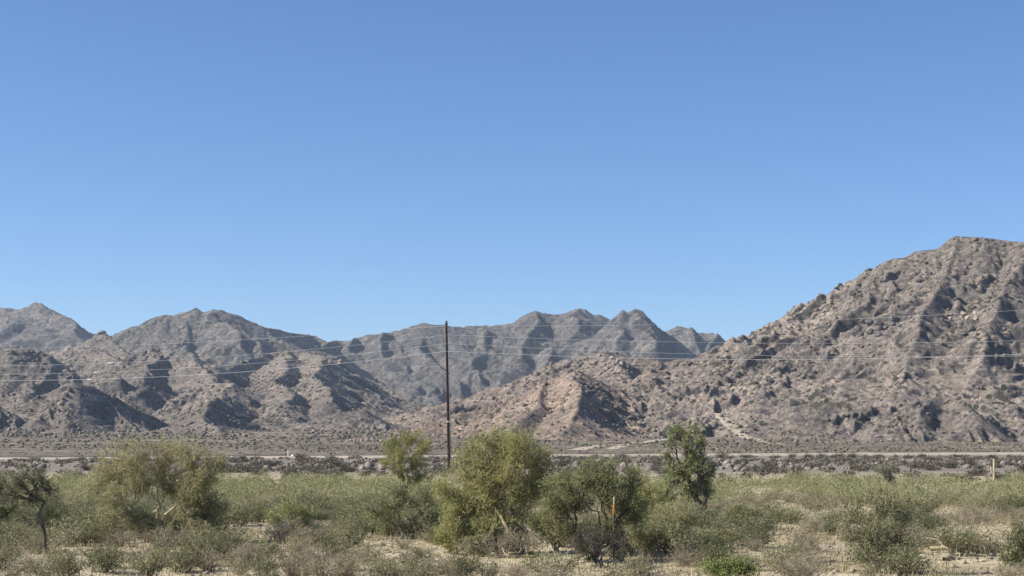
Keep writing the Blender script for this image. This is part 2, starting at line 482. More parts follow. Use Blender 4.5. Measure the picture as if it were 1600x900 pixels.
B = base_h(Yg, Xg) + 0.9 * fbm(Xg / 60, Yg / 60, 4, 50) * np.clip((Yg - 340) / 150, 0, 1)
HT = B.copy()
GID = np.zeros(HT.shape, np.int8)
wa = 0.0035 * Yg
XW = Xg + wa * fbm(Xg / (0.05 * Yg), Yg / (0.05 * Yg), 2, 11)
YW = Yg + 3 * wa * fbm(Xg / (0.06 * Yg), Yg / (0.06 * Yg), 2, 23)
wb = np.where(Yg > 1250, 0.010, 0.0065) * Yg
XV = Xg + wb * fbm(Xg / (0.07 * Yg), Yg / 90, 3, 13)
YV = Yg + 2 * wb * fbm(Xg / (0.07 * Yg), Yg / 90, 3, 29)
DC = np.full(HT.shape, 1e6)
SKY = {k for k, rg in enumerate(RIDGES) if len(rg[2]) >= 9}
for k, (grp, slope, nodes) in enumerate(RIDGES):
    pts = np.array([ray(*nd) for nd in nodes])
    bz = base_h(pts[:, 1])
    hm = max(5.0, (pts[:, 2] - bz).max())
    reach = 1.7 * hm / slope + 20
    y0, y1 = pts[:, 1].min() - reach, pts[:, 1].max() + reach
    r0, r1 = np.searchsorted(ys, [y0, y1])
    yl = max(y0, 250.0)
    ul = min((pts[:, 0] / pts[:, 1]).min() - reach / pts[:, 1].min(), 9)
    uh = (pts[:, 0] / pts[:, 1]).max() + reach / pts[:, 1].min()
    c0, c1 = np.searchsorted(us, [ul, uh])
    if r1 <= r0 or c1 <= c0: continue
    sl_ = (slice(r0, r1), slice(c0, c1))
    if k in SKY: xs_, ys_ = XW[sl_], YW[sl_]
    else: xs_, ys_ = XV[sl_], YV[sl_]
    best = np.full(xs_.shape, -1e6); bd = np.full(xs_.shape, 1e6); bs = np.zeros(xs_.shape)
    s0 = 0.0
    for a, b in zip(pts[:-1], pts[1:]):
        dx, dy = b[0] - a[0], b[1] - a[1]
        L = math.hypot(dx, dy) + 1e-9
        t = np.clip(((xs_ - a[0]) * dx + (ys_ - a[1]) * dy) / (L * L), 0, 1)
        d = np.hypot(xs_ - a[0] - t * dx, ys_ - a[1] - t * dy)
        h = a[2] + t * (b[2] - a[2])
        rel = np.maximum(h - base_h(ys_), 2.0)
        Lc = 1.5 * rel / slope
        ux = (0.88 * (xs_ - a[0] - t * dx) - 0.45 * (ys_ - a[1] - t * dy)) / (d + 1.0)
        ks = 1 + ({'right': 0.2, 'range': 0.4}.get(grp, 0.42)) * np.clip(ux, 0, 1) - 0.12 * np.clip(-ux, 0, 1)
        dr = 1.12 * slope * Lc * (1 - np.exp(-d * ks / Lc))
        m_ = h - dr > best
        best = np.where(m_, h - dr, best); bd = np.where(m_, d, bd); bs = np.where(m_, dr, bs)
    ym = pts[:, 1].mean()
    lam = (0.026 if k in SKY else 0.02) * ym
    e = pts[-1, :2] - pts[0, :2]; e /= np.hypot(*e) + 1e-9
    al = xs_ * e[0] + ys_ * e[1]; ac = -xs_ * e[1] + ys_ * e[0]
    gl = rdg(al / lam + 0.8 * pn(xs_ / lam / 2, ys_ / lam / 2, 70 + k), ac / (4 * lam) + 3.7 * k, 3, 80 + k)
    z = best - np.minimum(bs * 0.6, 0.45 * lam) * (0.62 - gl) * np.clip(bd / lam, 0, 1)
    cur = HT[sl_]
    up = z > cur
    HT[sl_] = np.where(up, z, cur)
    GID[sl_] = np.where(up, GROUPS.index(grp), GID[sl_])
    DC[sl_] = np.where(up, bd, DC[sl_])

# rock and gully relief on the slopes
relh = np.clip((HT - B) / (0.012 * Yg), 0.08, 1) * np.clip((Yg - 330) / 100, 0, 1)
near_crest = 0.3 + 0.7 * np.clip(DC / (0.03 * Yg), 0, 1)
sc = Yg / 600.0
s2 = np.where(Yg < 1200, 1.0, 1.7)
sz = np.clip(sc, 0.8, 1.0) * s2
mask = np.clip(0.5 + 1.6 * fbm(Xg / (40 * s2), Yg / (40 * s2), 3, 31), 0.1, 1.2)
rel1 = 2.4 * sz * (rdg(Xg / (38 * s2), Yg / (38 * s2), 4, 5, .6) - .62)
rel2 = 1.3 * sz * (rdg(Xg / (11 * s2), Yg / (11 * s2), 2, 6) - 0.6) * mask
cells = rdg(Xg / (3.6 * s2), Yg / (4.2 * s2), 2, 7) - 0.6
rel3 = 0.95 * sz * cells * mask
PL = 7.0 * s2
qv = HT / PL + 0.9 * fbm(Xg / (30 * s2), Yg / (30 * s2), 3, 41)
fq = qv - np.floor(qv)
ledge = PL * 0.5 * (np.clip((fq - 0.55) / 0.3, 0, 1) - fq) * np.clip(fbm(Xg / (26 * s2), Yg / (26 * s2), 3, 43) * 1.8 + 0.15, 0, 1)
vx_ = Xg + 2.0 * pn(Xg / 7, Yg / 7, 91); vy_ = Yg + 2.0 * pn(Xg / 7, Yg / 7, 92)


def cell(x, y, seed):
    """Distance to the nearest jittered lattice point: angular blocks when inverted."""
    ix = np.floor(x); iy = np.floor(y); best = np.full(x.shape, 9.0)
    for a in (-1, 0, 1):
        for b in (-1, 0, 1):
            hx = _h(ix + a, iy + b, seed) / 4294967296.0; hy = _h(ix + a, iy + b, seed + 1) / 4294967296.0
            best = np.minimum(best, (ix + a + hx - x) ** 2 + (iy + b + hy - y) ** 2)
    return np.sqrt(best)


near_ = Yg < 1250
blk = np.zeros(HT.shape)
rN = int(np.searchsorted(ys, 1250))
blk[:rN] = (0.55 - cell(vx_[:rN] / 6.5, vy_[:rN] / 7.5, 51)) * 2.6 + (0.55 - cell(vx_[:rN] / 2.9, vy_[:rN] / 3.4, 55)) * 1.2
rel3 = rel3 + ledge * near_crest + blk * np.clip(mask - 0.25, 0, 1) * near_crest * sz
HT = HT + relh * (near_crest * (rel1 + rel2) + rel3) + 0.12 * fbm(Xg / 3, Yg / 3, 2, 9) * np.clip((Yg - 320) / 40, 0, 1)
NR, NC = HT.shape


def terrain_z(x, y):
    """Bilinear height of the mountain mesh at world x, y (arrays)."""
    x = np.asarray(x, float); y = np.asarray(y, float)
    r = np.interp(y, ys, np.arange(NR)); c = np.interp(x / y, us, np.arange(NC))
    r0 = np.clip(r.astype(int), 0, NR - 2); c0 = np.clip(c.astype(int), 0, NC - 2)
    fr, fc = r - r0, c - c0
    return (HT[r0, c0] * (1 - fr) * (1 - fc) + HT[r0 + 1, c0] * fr * (1 - fc) + HT[r0, c0 + 1] * (1 - fr) * fc + HT[r0 + 1, c0 + 1] * fr * fc)


def first_hit(px, py, lo=430, hi=1200):
    """Where the line of sight through a photograph pixel meets the slopes."""
    y = np.linspace(lo, hi, 3000)
    x = (px - 800) / F * y
    zr = CAM_Z + (HZ - py) / F * y
    hit = np.nonzero(terrain_z(x, y) > zr)[0]
    k = hit[0] if len(hit) else 0
    return x[k], y[k]


# dirt tracks: graded into the slope, then covered by their own sheet
TRACKS = []
for width, label, px_list in (
        (4.2, 'pale dirt track slanting down the slope right of the tall green tree', [(1098, 646), (1118, 655), (1135, 663), (1158, 676), (1185, 686), (1215, 694)]),
        (3.6, 'pale dirt track across the foot of the front hill', [(900, 702), (940, 700), (985, 692), (1010, 688), (1045, 687)]),
        (3.0, 'short pale branch of dirt track at the foot of the front hill', [(990, 690), (972, 697), (955, 702)])):
    hp = np.array([first_hit(px, py, 300) for px, py in px_list])
    tt = np.arange(len(hp))
    u_ = np.array([(px - 800) / F for px, _ in px_list])
    yy = np.polyval(np.polyfit(tt, hp[:, 1], 2), tt)
    dd = np.linspace(0, len(hp) - 1, 90)
    yd = np.interp(dd, tt, yy); xd = np.interp(dd, tt, u_) * yd
    zd = terrain_z(xd, yd)
    zp = np.pad(zd, 14, mode='edge')
    zd = np.convolve(zp, np.ones(29) / 29, mode='valid')
    TRACKS.append((width, label, np.column_stack([xd, yd, zd])))
for width, label, P in TRACKS:
    r0, r1 = np.searchsorted(ys, [P[:, 1].min() - 12, P[:, 1].max() + 12])
    c0, c1 = np.searchsorted(us, [(P[:, 0] / P[:, 1]).min() - .03, (P[:, 0] / P[:, 1]).max() + .03])
    sl_ = (slice(r0, r1), slice(c0, c1))
    best = np.full(Xg[sl_].shape, 1e9); zt = np.zeros(best.shape)
    for q in P:
        d = np.hypot(Xg[sl_] - q[0], Yg[sl_] - q[1])
        m_ = d < best
        best = np.where(m_, d, best); zt = np.where(m_, q[2], zt)
    w_ = np.clip((best - width * .6) / (width * 1.1), 0, 1); w_ = w_ * w_ * (3 - 2 * w_)
    HT[sl_] = zt * (1 - w_) + HT[sl_] * w_
pts_all = np.stack([Xg, Yg, HT], -1).reshape(-1, 3)

fi = (np.arange(NR - 1)[:, None] * NC + np.arange(NC - 1)[None, :]).ravel()
ff = np.stack([fi, fi + 1, fi + NC + 1, fi + NC], 1)
fg = GID[:-1, :-1].ravel()
for gi, (nm, mt, lab) in enumerate([
        ('foothill_plain', M_plain, 'grey brown gravel slope rising gently to the foot of the hills'),
        ('mountain_range', M_rock_far, 'distant blue grey desert mountain range with shadowed gullies'),
        ('hill', M_rock_left, 'grey brown rocky hills on the left with dark shadowed spurs'),
        ('hill', M_rock_mid, 'grey brown boulder crested middle hill between the range and the right mountain'),
        ('mountain', M_rock_near, 'tall brown rocky mountain rising at the right edge'),
        ('hill', M_rock_front, 'low pinkish rocky hill with one dark flank, right of the pole')]):
    sel = ff[fg == gi]
    uq, inv = np.unique(sel.ravel(), return_inverse=True)
    o = link(nm, mesh_np(nm, pts_all[uq], inv.reshape(-1, 4), mt, True))
    tag(o, lab, kind='structure')


# ------------------------------------------------------------------ scrub and stones on the slopes
rng = np.random.default_rng(7)


def blobs(n, ylo, yhi, smin, smax, flat, seed, thr, zf=None):
    r = np.random.default_rng(seed)
    y = np.sqrt(r.uniform(ylo ** 2, yhi ** 2, n * 3)); x = r.uniform(-0.40, 0.40, n * 3) * y
    keep = (1.6 * fbm(x / 38, y / 55, 3, seed) + r.uniform(-0.5, 0.5, n * 3) > thr) & (r.uniform(0, 1, n * 3) < np.interp(y, [250, 265, 420, 520], [1, .4, .6, 1]))
    x, y = x[keep][:n], y[keep][:n]
    z = terrain_z(x, y) if zf is None else zf(x, y)
    vis = z > 0.15 if zf is None else y < np.interp(x, ROAD[:, 0], ROAD[:, 1]) - 2
    x, y, z = x[vis], y[vis], z[vis]
    s = (smin + (smax - smin) * r.uniform(0, 1, len(x)) ** 3.5) * np.interp(y, [200, 260, 400, 600], [1, .4, .6, 1])
    k = 6
    a = np.arange(k) * 2 * math.pi / k
    V = []
    for rr, hh in ((0.9, -0.15), (1.0, 0.35), (0.55, 0.85)):
        jr = rr * r.uniform(0.7, 1.25, (len(x), k)); ph = r.uniform(0, 1, (len(x), 1))
        vx = x[:, None] + s[:, None] * 0.5 * jr * np.cos(a + ph)
        vy = y[:, None] + s[:, None] * 0.5 * jr * np.sin(a + ph)
        vz = z[:, None] + s[:, None] * flat * hh * r.uniform(0.8, 1.2, (len(x), k))
        V.append(np.stack([vx, vy, vz], -1))
    V = np.stack(V, 1)                               # n,3,k,3
    N = len(x)
    base = np.arange(N)[:, None] * (3 * k)
    fs = []
    for lv in range(2):
        for j in range(k):
            j2 = (j + 1) % k
            fs.append(np.stack([base[:, 0] + lv * k + j, base[:, 0] + lv * k + j2, base[:, 0] + (lv + 1) * k + j2, base[:, 0] + (lv + 1) * k + j], 1))
    fs.append(np.stack([base[:, 0] + 2 * k + q for q in (0, 1, 2, 3)], 1))
    fs.append(np.stack([base[:, 0] + 2 * k + q for q in (0, 3, 4, 5)], 1))
    return V.reshape(-1, 3), np.concatenate(fs)


M_scrub = leaf_mat('hillside scrub leaf', (0.06, 0.055, 0.038), (0.125, 0.112, 0.075), 0.0, 0.05)
M_stone = bark_mat('hillside stone', (0.085, 0.072, 0.06), (0.24, 0.2, 0.16), 0.25)
v, f = blobs(19000, 265, 1150, 0.6, 2.5, 0.38, 61, 0.05)
o = link('hillside_scrub', mesh_np('hillside_scrub', v, f, M_scrub))
tag(o, 'dark low desert scrub dotted over the hill slopes', kind='stuff')
v, f = blobs(5000, 258, 450, 0.5, 2.0, 0.40, 63, -0.3)
o = link('foothill_scrub', mesh_np('foothill_scrub', v, f, M_scrub))
tag(o, 'small dry scrub speckling the slope at the foot of the hills', kind='stuff')
v, f = blobs(11000, 460, 1050, 0.35, 2.2, 0.6, 62, 0.0)
o = link('hillside_stones', mesh_np('hillside_stones', v, f, M_stone))
tag(o, 'loose brown stones scattered over the hill slopes', kind='stuff')


v, f = blobs(2600, 104, 258, 0.2, 1.0, 0.5, 64, -0.2, gz)
o = link('gravel_stones', mesh_np('gravel_stones', v, f, bark_mat('gravel stone', (0.11, 0.095, 0.08), (0.30, 0.255, 0.21), 0.3)))
tag(o, 'dark stones and clods strewn over the grey gravel before the road', kind='stuff')


# boulders and outcrops one can tell apart
def boulder_mesh(name, seed, mat):
    r = np.random.default_rng(seed)
    import bmesh
    bm = bmesh.new()
    bmesh.ops.create_icosphere(bm, subdivisions=2, radius=1.0)
    planes = [(Vector(r.normal(size=3)).normalized(), r.uniform(0.55, 0.85)) for _ in range(9)]
    for vv in bm.verts:
        for pnv, dd in planes:
            e = vv.co.dot(pnv) - dd
            if e > 0: vv.co -= pnv * e
        vv.co *= 1 + 0.06 * r.normal()
    me = bpy.data.meshes.new(name); bm.to_mesh(me); bm.free()
    me.materials.append(mat)
    return me


M_bould = bark_mat('boulder stone', (0.17, 0.14, 0.12), (0.31, 0.255, 0.21), 1.2)
M_bdark = bark_mat('dark outcrop stone', (0.075, 0.07, 0.068), (0.16, 0.145, 0.13), 1.2)
M_bpale = bark_mat('pale outcrop stone', (0.30, 0.25, 0.20), (0.46, 0.395, 0.32), 1.0)
BM = {q: [boulder_mesh('boulder', 900 + i + 31 * j, mm) for i in range(4)] for j, (q, mm) in enumerate((('b', M_bould), ('d', M_bdark), ('p', M_bpale)))}
rr = random.Random(5)


def boulder(px, py, w, kind, label, group, lo=430, hi=1200):
    x, y = first_hit(px, py, lo, hi)
    s = w / F * y / 2
    o = link('boulder', rr.choice(BM[kind]), None, (x, y + s * 0.2, float(terrain_z([x], [y])[0]) + s * 0.25))
    o.scale = (s * rr.uniform(.9, 1.25), s * rr.uniform(.8, 1.1), s * rr.uniform(.6, .95))
    o.rotation_euler = (rr.uniform(-.3, .3), rr.uniform(-.3, .3), rr.uniform(0, 6.28))
    tag(o, label, 'boulder', group)


for i in range(46):
    px = rr.gauss(935, 38); py = 556 + abs(px - 935) * 0.16 + rr.uniform(0, 34)
    boulder(px, py, rr.uniform(7, 15), 'b', 'brown boulder among broken rocks on the middle hill crest', 'boulders on the middle hill')
for i in range(22):
    px = rr.uniform(525, 612); py = 690 + rr.uniform(-2, 16)
    boulder(px, py, rr.uniform(7, 13), 'b', 'brown boulder in the small rock pile left of the pole foot', 'boulders of the small rock pile')
for i in range(16):
    px = rr.uniform(1328, 1400); py = 508 + rr.uniform(-6, 18)
    boulder(px, py, rr.uniform(9, 20), 'd', 'dark boulder in the outcrop halfway up the right mountain', 'boulders of the dark outcrop')
for i in range(9):
    px = rr.uniform(1484, 1530); py = 494 + rr.uniform(-7, 7)
    boulder(px, py, rr.uniform(6, 12), 'p', 'pale cream boulder in the bright outcrop high on the right mountain', 'boulders of the pale outcrop')
for i in range(14):
    px = rr.uniform(1375, 1470); py = 470 - (px - 1375) * 0.62 + rr.uniform(-18, 26)
    boulder(px, py + 8, rr.uniform(6, 11), 'd', 'dark boulder along the upper shoulder of the right mountain', 'boulders on the upper shoulder')
for i in range(12):
    px = rr.uniform(1180, 1300); py = 585 + rr.uniform(-8, 14)
    boulder(px, py, rr.uniform(8, 14), 'd', 'dark boulder in the rock band low on the right mountain', 'boulders of the low rock band')
for px, py, w_ in ((156, 522, 9), (161, 521, 11), (165, 524, 8)):
    boulder(px, py, w_, 'd', 'dark summit rock on the small pointed peak at left', 'summit rocks of the small peak', 1000, 1400)
for i in range(26):
    px = rr.uniform(18, 112); py = 551 + max(0, px - 60) * .55 + rr.uniform(0, 16)
    boulder(px, py, rr.uniform(7, 14), 'd', 'dark boulder along the ledge of the far left hill', 'boulders of the left ledge', 700, 1100)
for i in range(16):
    px = rr.uniform(226, 300); py = 548 + rr.uniform(0, 22)
    boulder(px, py, rr.uniform(7, 12), 'd', 'dark boulder on the cliff of the left hill below the wires', 'boulders of the left cliff', 700, 1250)
for i in range(12):
    px = rr.uniform(500, 548); py = 560 + rr.uniform(0, 12)
    boulder(px, py, rr.uniform(6, 11), 'b', 'brown boulder on the rounded hill crest left of the pole', 'boulders of the rounded crest', 700, 1300)
for i in range(20):
    px = rr.uniform(905, 1000); py = 588 + (px - 905) * .5 + rr.uniform(0, 26)
    boulder(px, py, rr.uniform(7, 14), 'd', 'dark boulder on the shaded flank of the pinkish front hill', 'boulders of the front hill', 430, 800)

# ------------------------------------------------------------------ dirt tracks on the slopes and the road
def ribbon(name, pts, width, mat, lift=0.12):
    p = np.array(pts, float)
    # resample
    d = np.concatenate([[0], np.cumsum(np.hypot(*np.diff(p, axis=0).T))])
    n = max(8, int(d[-1] / 1.5))
    s = np.linspace(0, d[-1], n)
    c = np.stack([np.interp(s, d, p[:, 0]), np.interp(s, d, p[:, 1])], 1)
    t = np.gradient(c, axis=0); t /= np.linalg.norm(t, axis=1)[:, None]
    nr = np.stack([-t[:, 1], t[:, 0]], 1)
    w = width * (1 + 0.35 * pn(s / 6, s * 0, 77))
    rows = []
    for q in (-0.5, -0.17, 0.17, 0.5):
        e = c + nr * (w * q)[:, None]
        z = terrain_z(e[:, 0], e[:, 1])
        z = z + lift
        rows.append(np.column_stack([e, z]))
    V = np.stack(rows, 1).reshape(-1, 3)
    i = np.arange(n - 1)[:, None] * 4 + np.arange(3)[None, :]
    i = i.ravel()
    fa = np.stack([i, i + 1, i + 5, i + 4], 1)
    return link(name, mesh_np(name, V, fa, mat, True))


for width, label, P in TRACKS:
    tag(ribbon('dirt_track', P[:, :2], width, M_track, .05), label, kind='structure')

# road on a low berm crossing behind the scrub
R = ROAD
n = 160
s = np.linspace(0, 1, n)
ix = np.linspace(R[0, 0], R[-1, 0], n)
cy = np.interp(ix, R[:, 0], R[:, 1]); cz = np.interp(ix, R[:, 0], R[:, 2])
prof = [(-1.0, None), (-0.15, 0.0), (0.9, 0.06), (11.0, 0.03), (12, -0.1), (15, None)]
rows = []
for dy, dz in prof:
    z = np.full(n, -0.12) if dz is None else cz + dz + 0.04 * pn(ix / 5, ix * 0 + dy, 5)
    rows.append(np.column_stack([ix, cy + dy, z]))
V = np.stack(rows, 1).reshape(-1, 3)
m_ = len(prof)
i = (np.arange(n - 1)[:, None] * m_ + np.arange(m_ - 1)[None, :]).ravel()
o = link('road_berm', mesh_np('road_berm', V, np.stack([i, i + m_, i + m_ + 1, i + 1], 1), M_berm, False))
tag(o, 'low pale dirt berm carrying the road across the plain', kind='structure')
rows = [np.column_stack([ix, cy + dy, cz + 0.08]) for dy in (1.6, 5.6, 9.6)]
V = np.stack(rows, 1).reshape(-1, 3)
i = (np.arange(n - 1)[:, None] * 3 + np.arange(2)[None, :]).ravel()
o = link('road', mesh_np('road', V, np.stack([i, i + 3, i + 4, i + 1], 1), M_asphalt))
tag(o, 'narrow asphalt road behind the scrub at the foot of the mountains', kind='structure')

# ------------------------------------------------------------------ utility pole and wires
M_pole = bark_mat('weathered pole', (0.018, 0.012, 0.010), (0.045, 0.028, 0.022), 3)
M_metal, n_, l_, p_ = new_mat('galvanised metal')
p_.inputs['Base Color'].default_value = (0.5, 0.5, 0.48, 1); p_.inputs['Roughness'].default_value = 0.5
M_wire, n_, l_, p_ = new_mat('aluminium wire')
p_.inputs['Base Color'].default_value = (0.62, 0.62, 0.62, 1); p_.inputs['Roughness'].default_value = 0.55
M_porc, n_, l_, p_ = new_mat('insulator glaze')
p_.inputs['Base Color'].default_value = (0.05, 0.055, 0.07, 1); p_.inputs['Roughness'].default_value = 0.3
M_white, n_, l_, p_ = new_mat('plain white')
p_.inputs['Base Color'].default_value = (0.85, 0.85, 0.83, 1); p_.inputs['Roughness'].default_value = 0.4

PY = 150.0
bx, by, bz_ = ray(702.5, 735.7, PY)
tx, ty, tz = ray(697.6, 504.5, PY)
root = link('utility_pole', None, None, (bx, by, 0.0))
root.empty_display_size = 1
tag(root, 'tall dark brown utility pole without crossarms carrying four wires', 'utility pole')


def pole_pt(t):
    return np.array([(tx - bx) * t, 0.0, tz * t])


a = Acc()
ts = np.linspace(-0.04, 1, 24)
tube(a, [pole_pt(t) for t in ts], [0.19 - 0.08 * t for t in ts], 12)
cap = pole_pt(1.0)
k = 12
ang = np.arange(k) * 2 * math.pi / k
vv = np.concatenate([np.stack([cap[0] + 0.13 * np.cos(ang), 0.13 * np.sin(ang), np.full(k, cap[2])], 1), [[cap[0], 0, cap[2] + 0.03]]])
a.add(vv, [[j, (j + 1) % k, k, k] for j in range(k)])
me = mesh_np('shaft', np.concatenate(a.v), np.concatenate(a.f), M_pole, True)
me.validate()
link('shaft', me, root)
a = Acc()
tb = (tz - ray(700, 659, PY)[2]); tb = 1 - tb / tz
tube(a, [pole_pt(tb - 0.004), pole_pt(tb - .0039), pole_pt(tb + .0039), pole_pt(tb + 0.004)], [0.15, 0.175, 0.175, 0.15], 12)
link('metal_band', a.mesh('metal_band', M_metal), root)
a = Acc()
tube(a, [pole_pt(1.0) + [0, 0, .03], pole_pt(1.0) + [0, 0, .06], pole_pt(1.0) + [0, 0, .16], pole_pt(1.0) + [0, 0, .2]], [0.05, .11, .10, .03], 10)
link('pole_cap', a.mesh('pole_cap', M_porc), root)
a = Acc()                                           # ground wire running down the pole
ts = np.linspace(0.0, 0.97, 12)
tube(a, [pole_pt(t) + [0.12, -(0.18 - 0.08 * t) - 0.012, 0] for t in ts], [0.012] * 12, 5)
link('ground_wire', a.mesh('ground_wire', M_metal), root)

WIRES = [  # row at the pole, left low point px and drop, right slope, label
    (508.7, -250, 39.8, 0.009, 'topmost thin wire of the power line, tied at the pole head'),
    (523.0, -100, 50.0, 0.0463, 'second thin wire from the top of the power line'),
    (536.7, -50, 48.5, 0.0577, 'third thin wire from the top of the power line'),
    (548.7, 0, 46.0, 0.052, 'lowest and brightest thin wire of the power line'),
]
WHITE_MARK = {1: (171, 'pale'), 2: (149, 'pale'), 3: (140, 'pale')}  # short white tubes set on three of the wires
for wi, (y0, xm, A, sr, lab) in enumerate(WIRES):
    tw = 1 - (tz - ray(700, y0, PY)[2]) / tz
    pp = pole_pt(tw)
    side = 0.26
    a = Acc()                                       # insulator: post with sheds on a steel stud, on the camera side
    tube(a, [pp + [0, -0.12, 0], pp + [0, -side + .02, 0.0]], [0.018, 0.018], 6)
    ins = link('bracket', a.mesh('bracket', M_metal), root)
    a = Acc()
    zz = [(-.16, .02), (-.15, .05), (-.11, .06), (-.10, .035), (-.07, .035), (-.06, .06), (-.03, .06), (-.02, .03), (.0, .03)]
    tube(a, [pp + [0, -side, q] for q, _ in zz], [q for _, q in zz], 8)
    link('insulator', a.mesh('insulator', M_porc), root)
    pxs = np.concatenate([np.linspace(-900, 698, 150), np.linspace(698, 2000, 120)[1:]])
    P = []
    for px in pxs:
        if px <= 698: py = y0 + A * (1 - ((px - xm) / (698 - xm)) ** 2)
        else: py = y0 + sr * (px - 698) - (5.2e-5 if wi == 3 else 4e-5) * (px - 698) ** 2
        q = ray(px, py, PY - side)
        P.append(q)
    P = np.array(P); org = P[149].copy()
    a = Acc()
    tube(a, P - org, [0.016 if wi == 3 else 0.011] * len(P), 5)
    w = link('power_wire', a.mesh('power_wire', M_wire, True), None, org)
    tag(w, lab, 'wire', 'wires of the power line')
    if wi in WHITE_MARK:
        kx = int(np.argmin(np.abs(pxs - WHITE_MARK[wi][0])))
        c = P[kx] - org; d = P[kx + 1] - P[kx - 1]; d /= np.linalg.norm(d)
        a = Acc()
        tube(a, [c - d * .26, c - d * .2, c + d * .2, c + d * .26], [.025, .055, .055, .025], 8)
        link('white_mark', a.mesh('white_mark', M_white), w)


# ------------------------------------------------------------------ vegetation
def wander(p0, p1, rng, bend=0.12, n=7, sag=0.0):
    p0 = np.asarray(p0, float); p1 = np.asarray(p1, float)
    t = np.linspace(0, 1, n)[:, None]
    L = np.linalg.norm(p1 - p0)
    off = np.cumsum(rng.normal(size=(n, 3)), 0) * L * bend / math.sqrt(n)
    off = off - t * off[-1]
    c = p0 + (p1 - p0) * t + off * 1.0
    c[:, 2] += sag * L * np.sin(t[:, 0] * math.pi)
    return c


def build_tree(name, label, cat, base, dist, clumps, wood, leaf, seed, trunk_r=0.09, stems=None, leaf_n=1400, leaf_l=0.06, leaf_w=0.022, twigs=26, group=None, lean=0.0, depth=1.0, wood2=None, fork=0.3, bare=0.0):
    """A tree whose limbs reach a set of foliage masses. base: (px, py) of the foot, clumps: (px, py, half width, half height, amount)."""
    rng = np.random.default_rng(seed)
    bx, by, bz = ray(base[0], base[1], dist)
    bz = gz1(bx, by)
    k = dist / F
    root = link(name, None, None, (bx, by, bz))
    root.empty_display_size = 0.3
    tag(root, label, cat, group)
    wd = Acc(); lf = Acc()
    cl = []
    for (cx, cyy, rx, ry, am) in clumps:
        c = np.array([(cx - base[0]) * k, rng.uniform(-1, 1) * rx * k * 0.8 * depth, (base[1] - cyy) * k])
        cl.append((c, np.array([rx * k, max(rx, ry) * k * 0.9 * depth, ry * k]), am))
    H = max(c[2] for c, _, _ in cl)
    ns = stems or 3
    # main stems
    st = []
    for i in range(ns):
        tgt = cl[int(i * len(cl) / ns) % len(cl)][0]
        fk = np.array([tgt[0] * 0.45 + lean * H * fork, tgt[1] * 0.45, H * fork * rng.uniform(0.8, 1.25)])
        b0 = np.array([rng.normal() * trunk_r * 1.3, rng.normal() * trunk_r * 1.3, -0.12])
        path = wander(b0, fk, rng, 0.18, 7)
        tube(wd, path, np.linspace(trunk_r, trunk_r * 0.72, 7), 7)
        st.append((path, fk))
    for ci, (c, r, am) in enumerate(cl):
        j = int(np.argmin([np.linalg.norm(c - f_) + rng.uniform(0, .3) for _, f_ in st]))
        fk = st[j][1]
        limb = wander(fk, c - [0, 0, r[2] * 0.25], rng, 0.2, 8, 0.06)
        tube(wd, limb, np.linspace(trunk_r * 0.62, trunk_r * 0.2, 8), 6)
        nt_ = max(6, int(twigs * am))
        P = []
        for q in range(nt_):
            d = rng.normal(size=3); d /= np.linalg.norm(d)
            tip = c + d * r * rng.uniform(0.35, 1.0) ** 0.6
            if tip[2] < 0.05: tip[2] = 0.05 + rng.uniform(0, .2)
            s0 = limb[rng.integers(3, 8)]
            tw = wander(s0, tip, rng, 0.2, 6, 0.05)
            tube(wd, tw, np.linspace(trunk_r * 0.16, 0.004, 6), 4)
            nl = max(1, int(leaf_n * am / nt_))
            if rng.uniform() < bare: continue
            # side twiglets with feathery leaves
            m = 7
            for u in range(m):
                e0 = tw[rng.integers(2, 6)]
                dd = rng.normal(size=3) * 0.16 * (r.mean() + 0.15) + (tip - s0) * 0.12
                e1 = e0 + dd
                tt = rng.uniform(0, 1, size=(nl // m + 1, 1))
                pos = e0 + (e1 - e0) * tt + rng.normal(size=(nl // m + 1, 3)) * 0.035
                P.append(pos)
                if u < 2: tube(wd, [e0, (e0 + e1) / 2 + rng.normal(size=3) * .02, e1], [0.006, 0.005, 0.003], 3)
        if P:
            pos = np.concatenate(P)
            pos[:, 2] = np.maximum(pos[:, 2], 0.02)
            leaves(lf, pos, rng, leaf_l, leaf_w)
    link('trunk', wd.mesh('trunk', wood, True), root)
    if lf.n: link('crown', lf.mesh('crown', leaf), root)
    return root


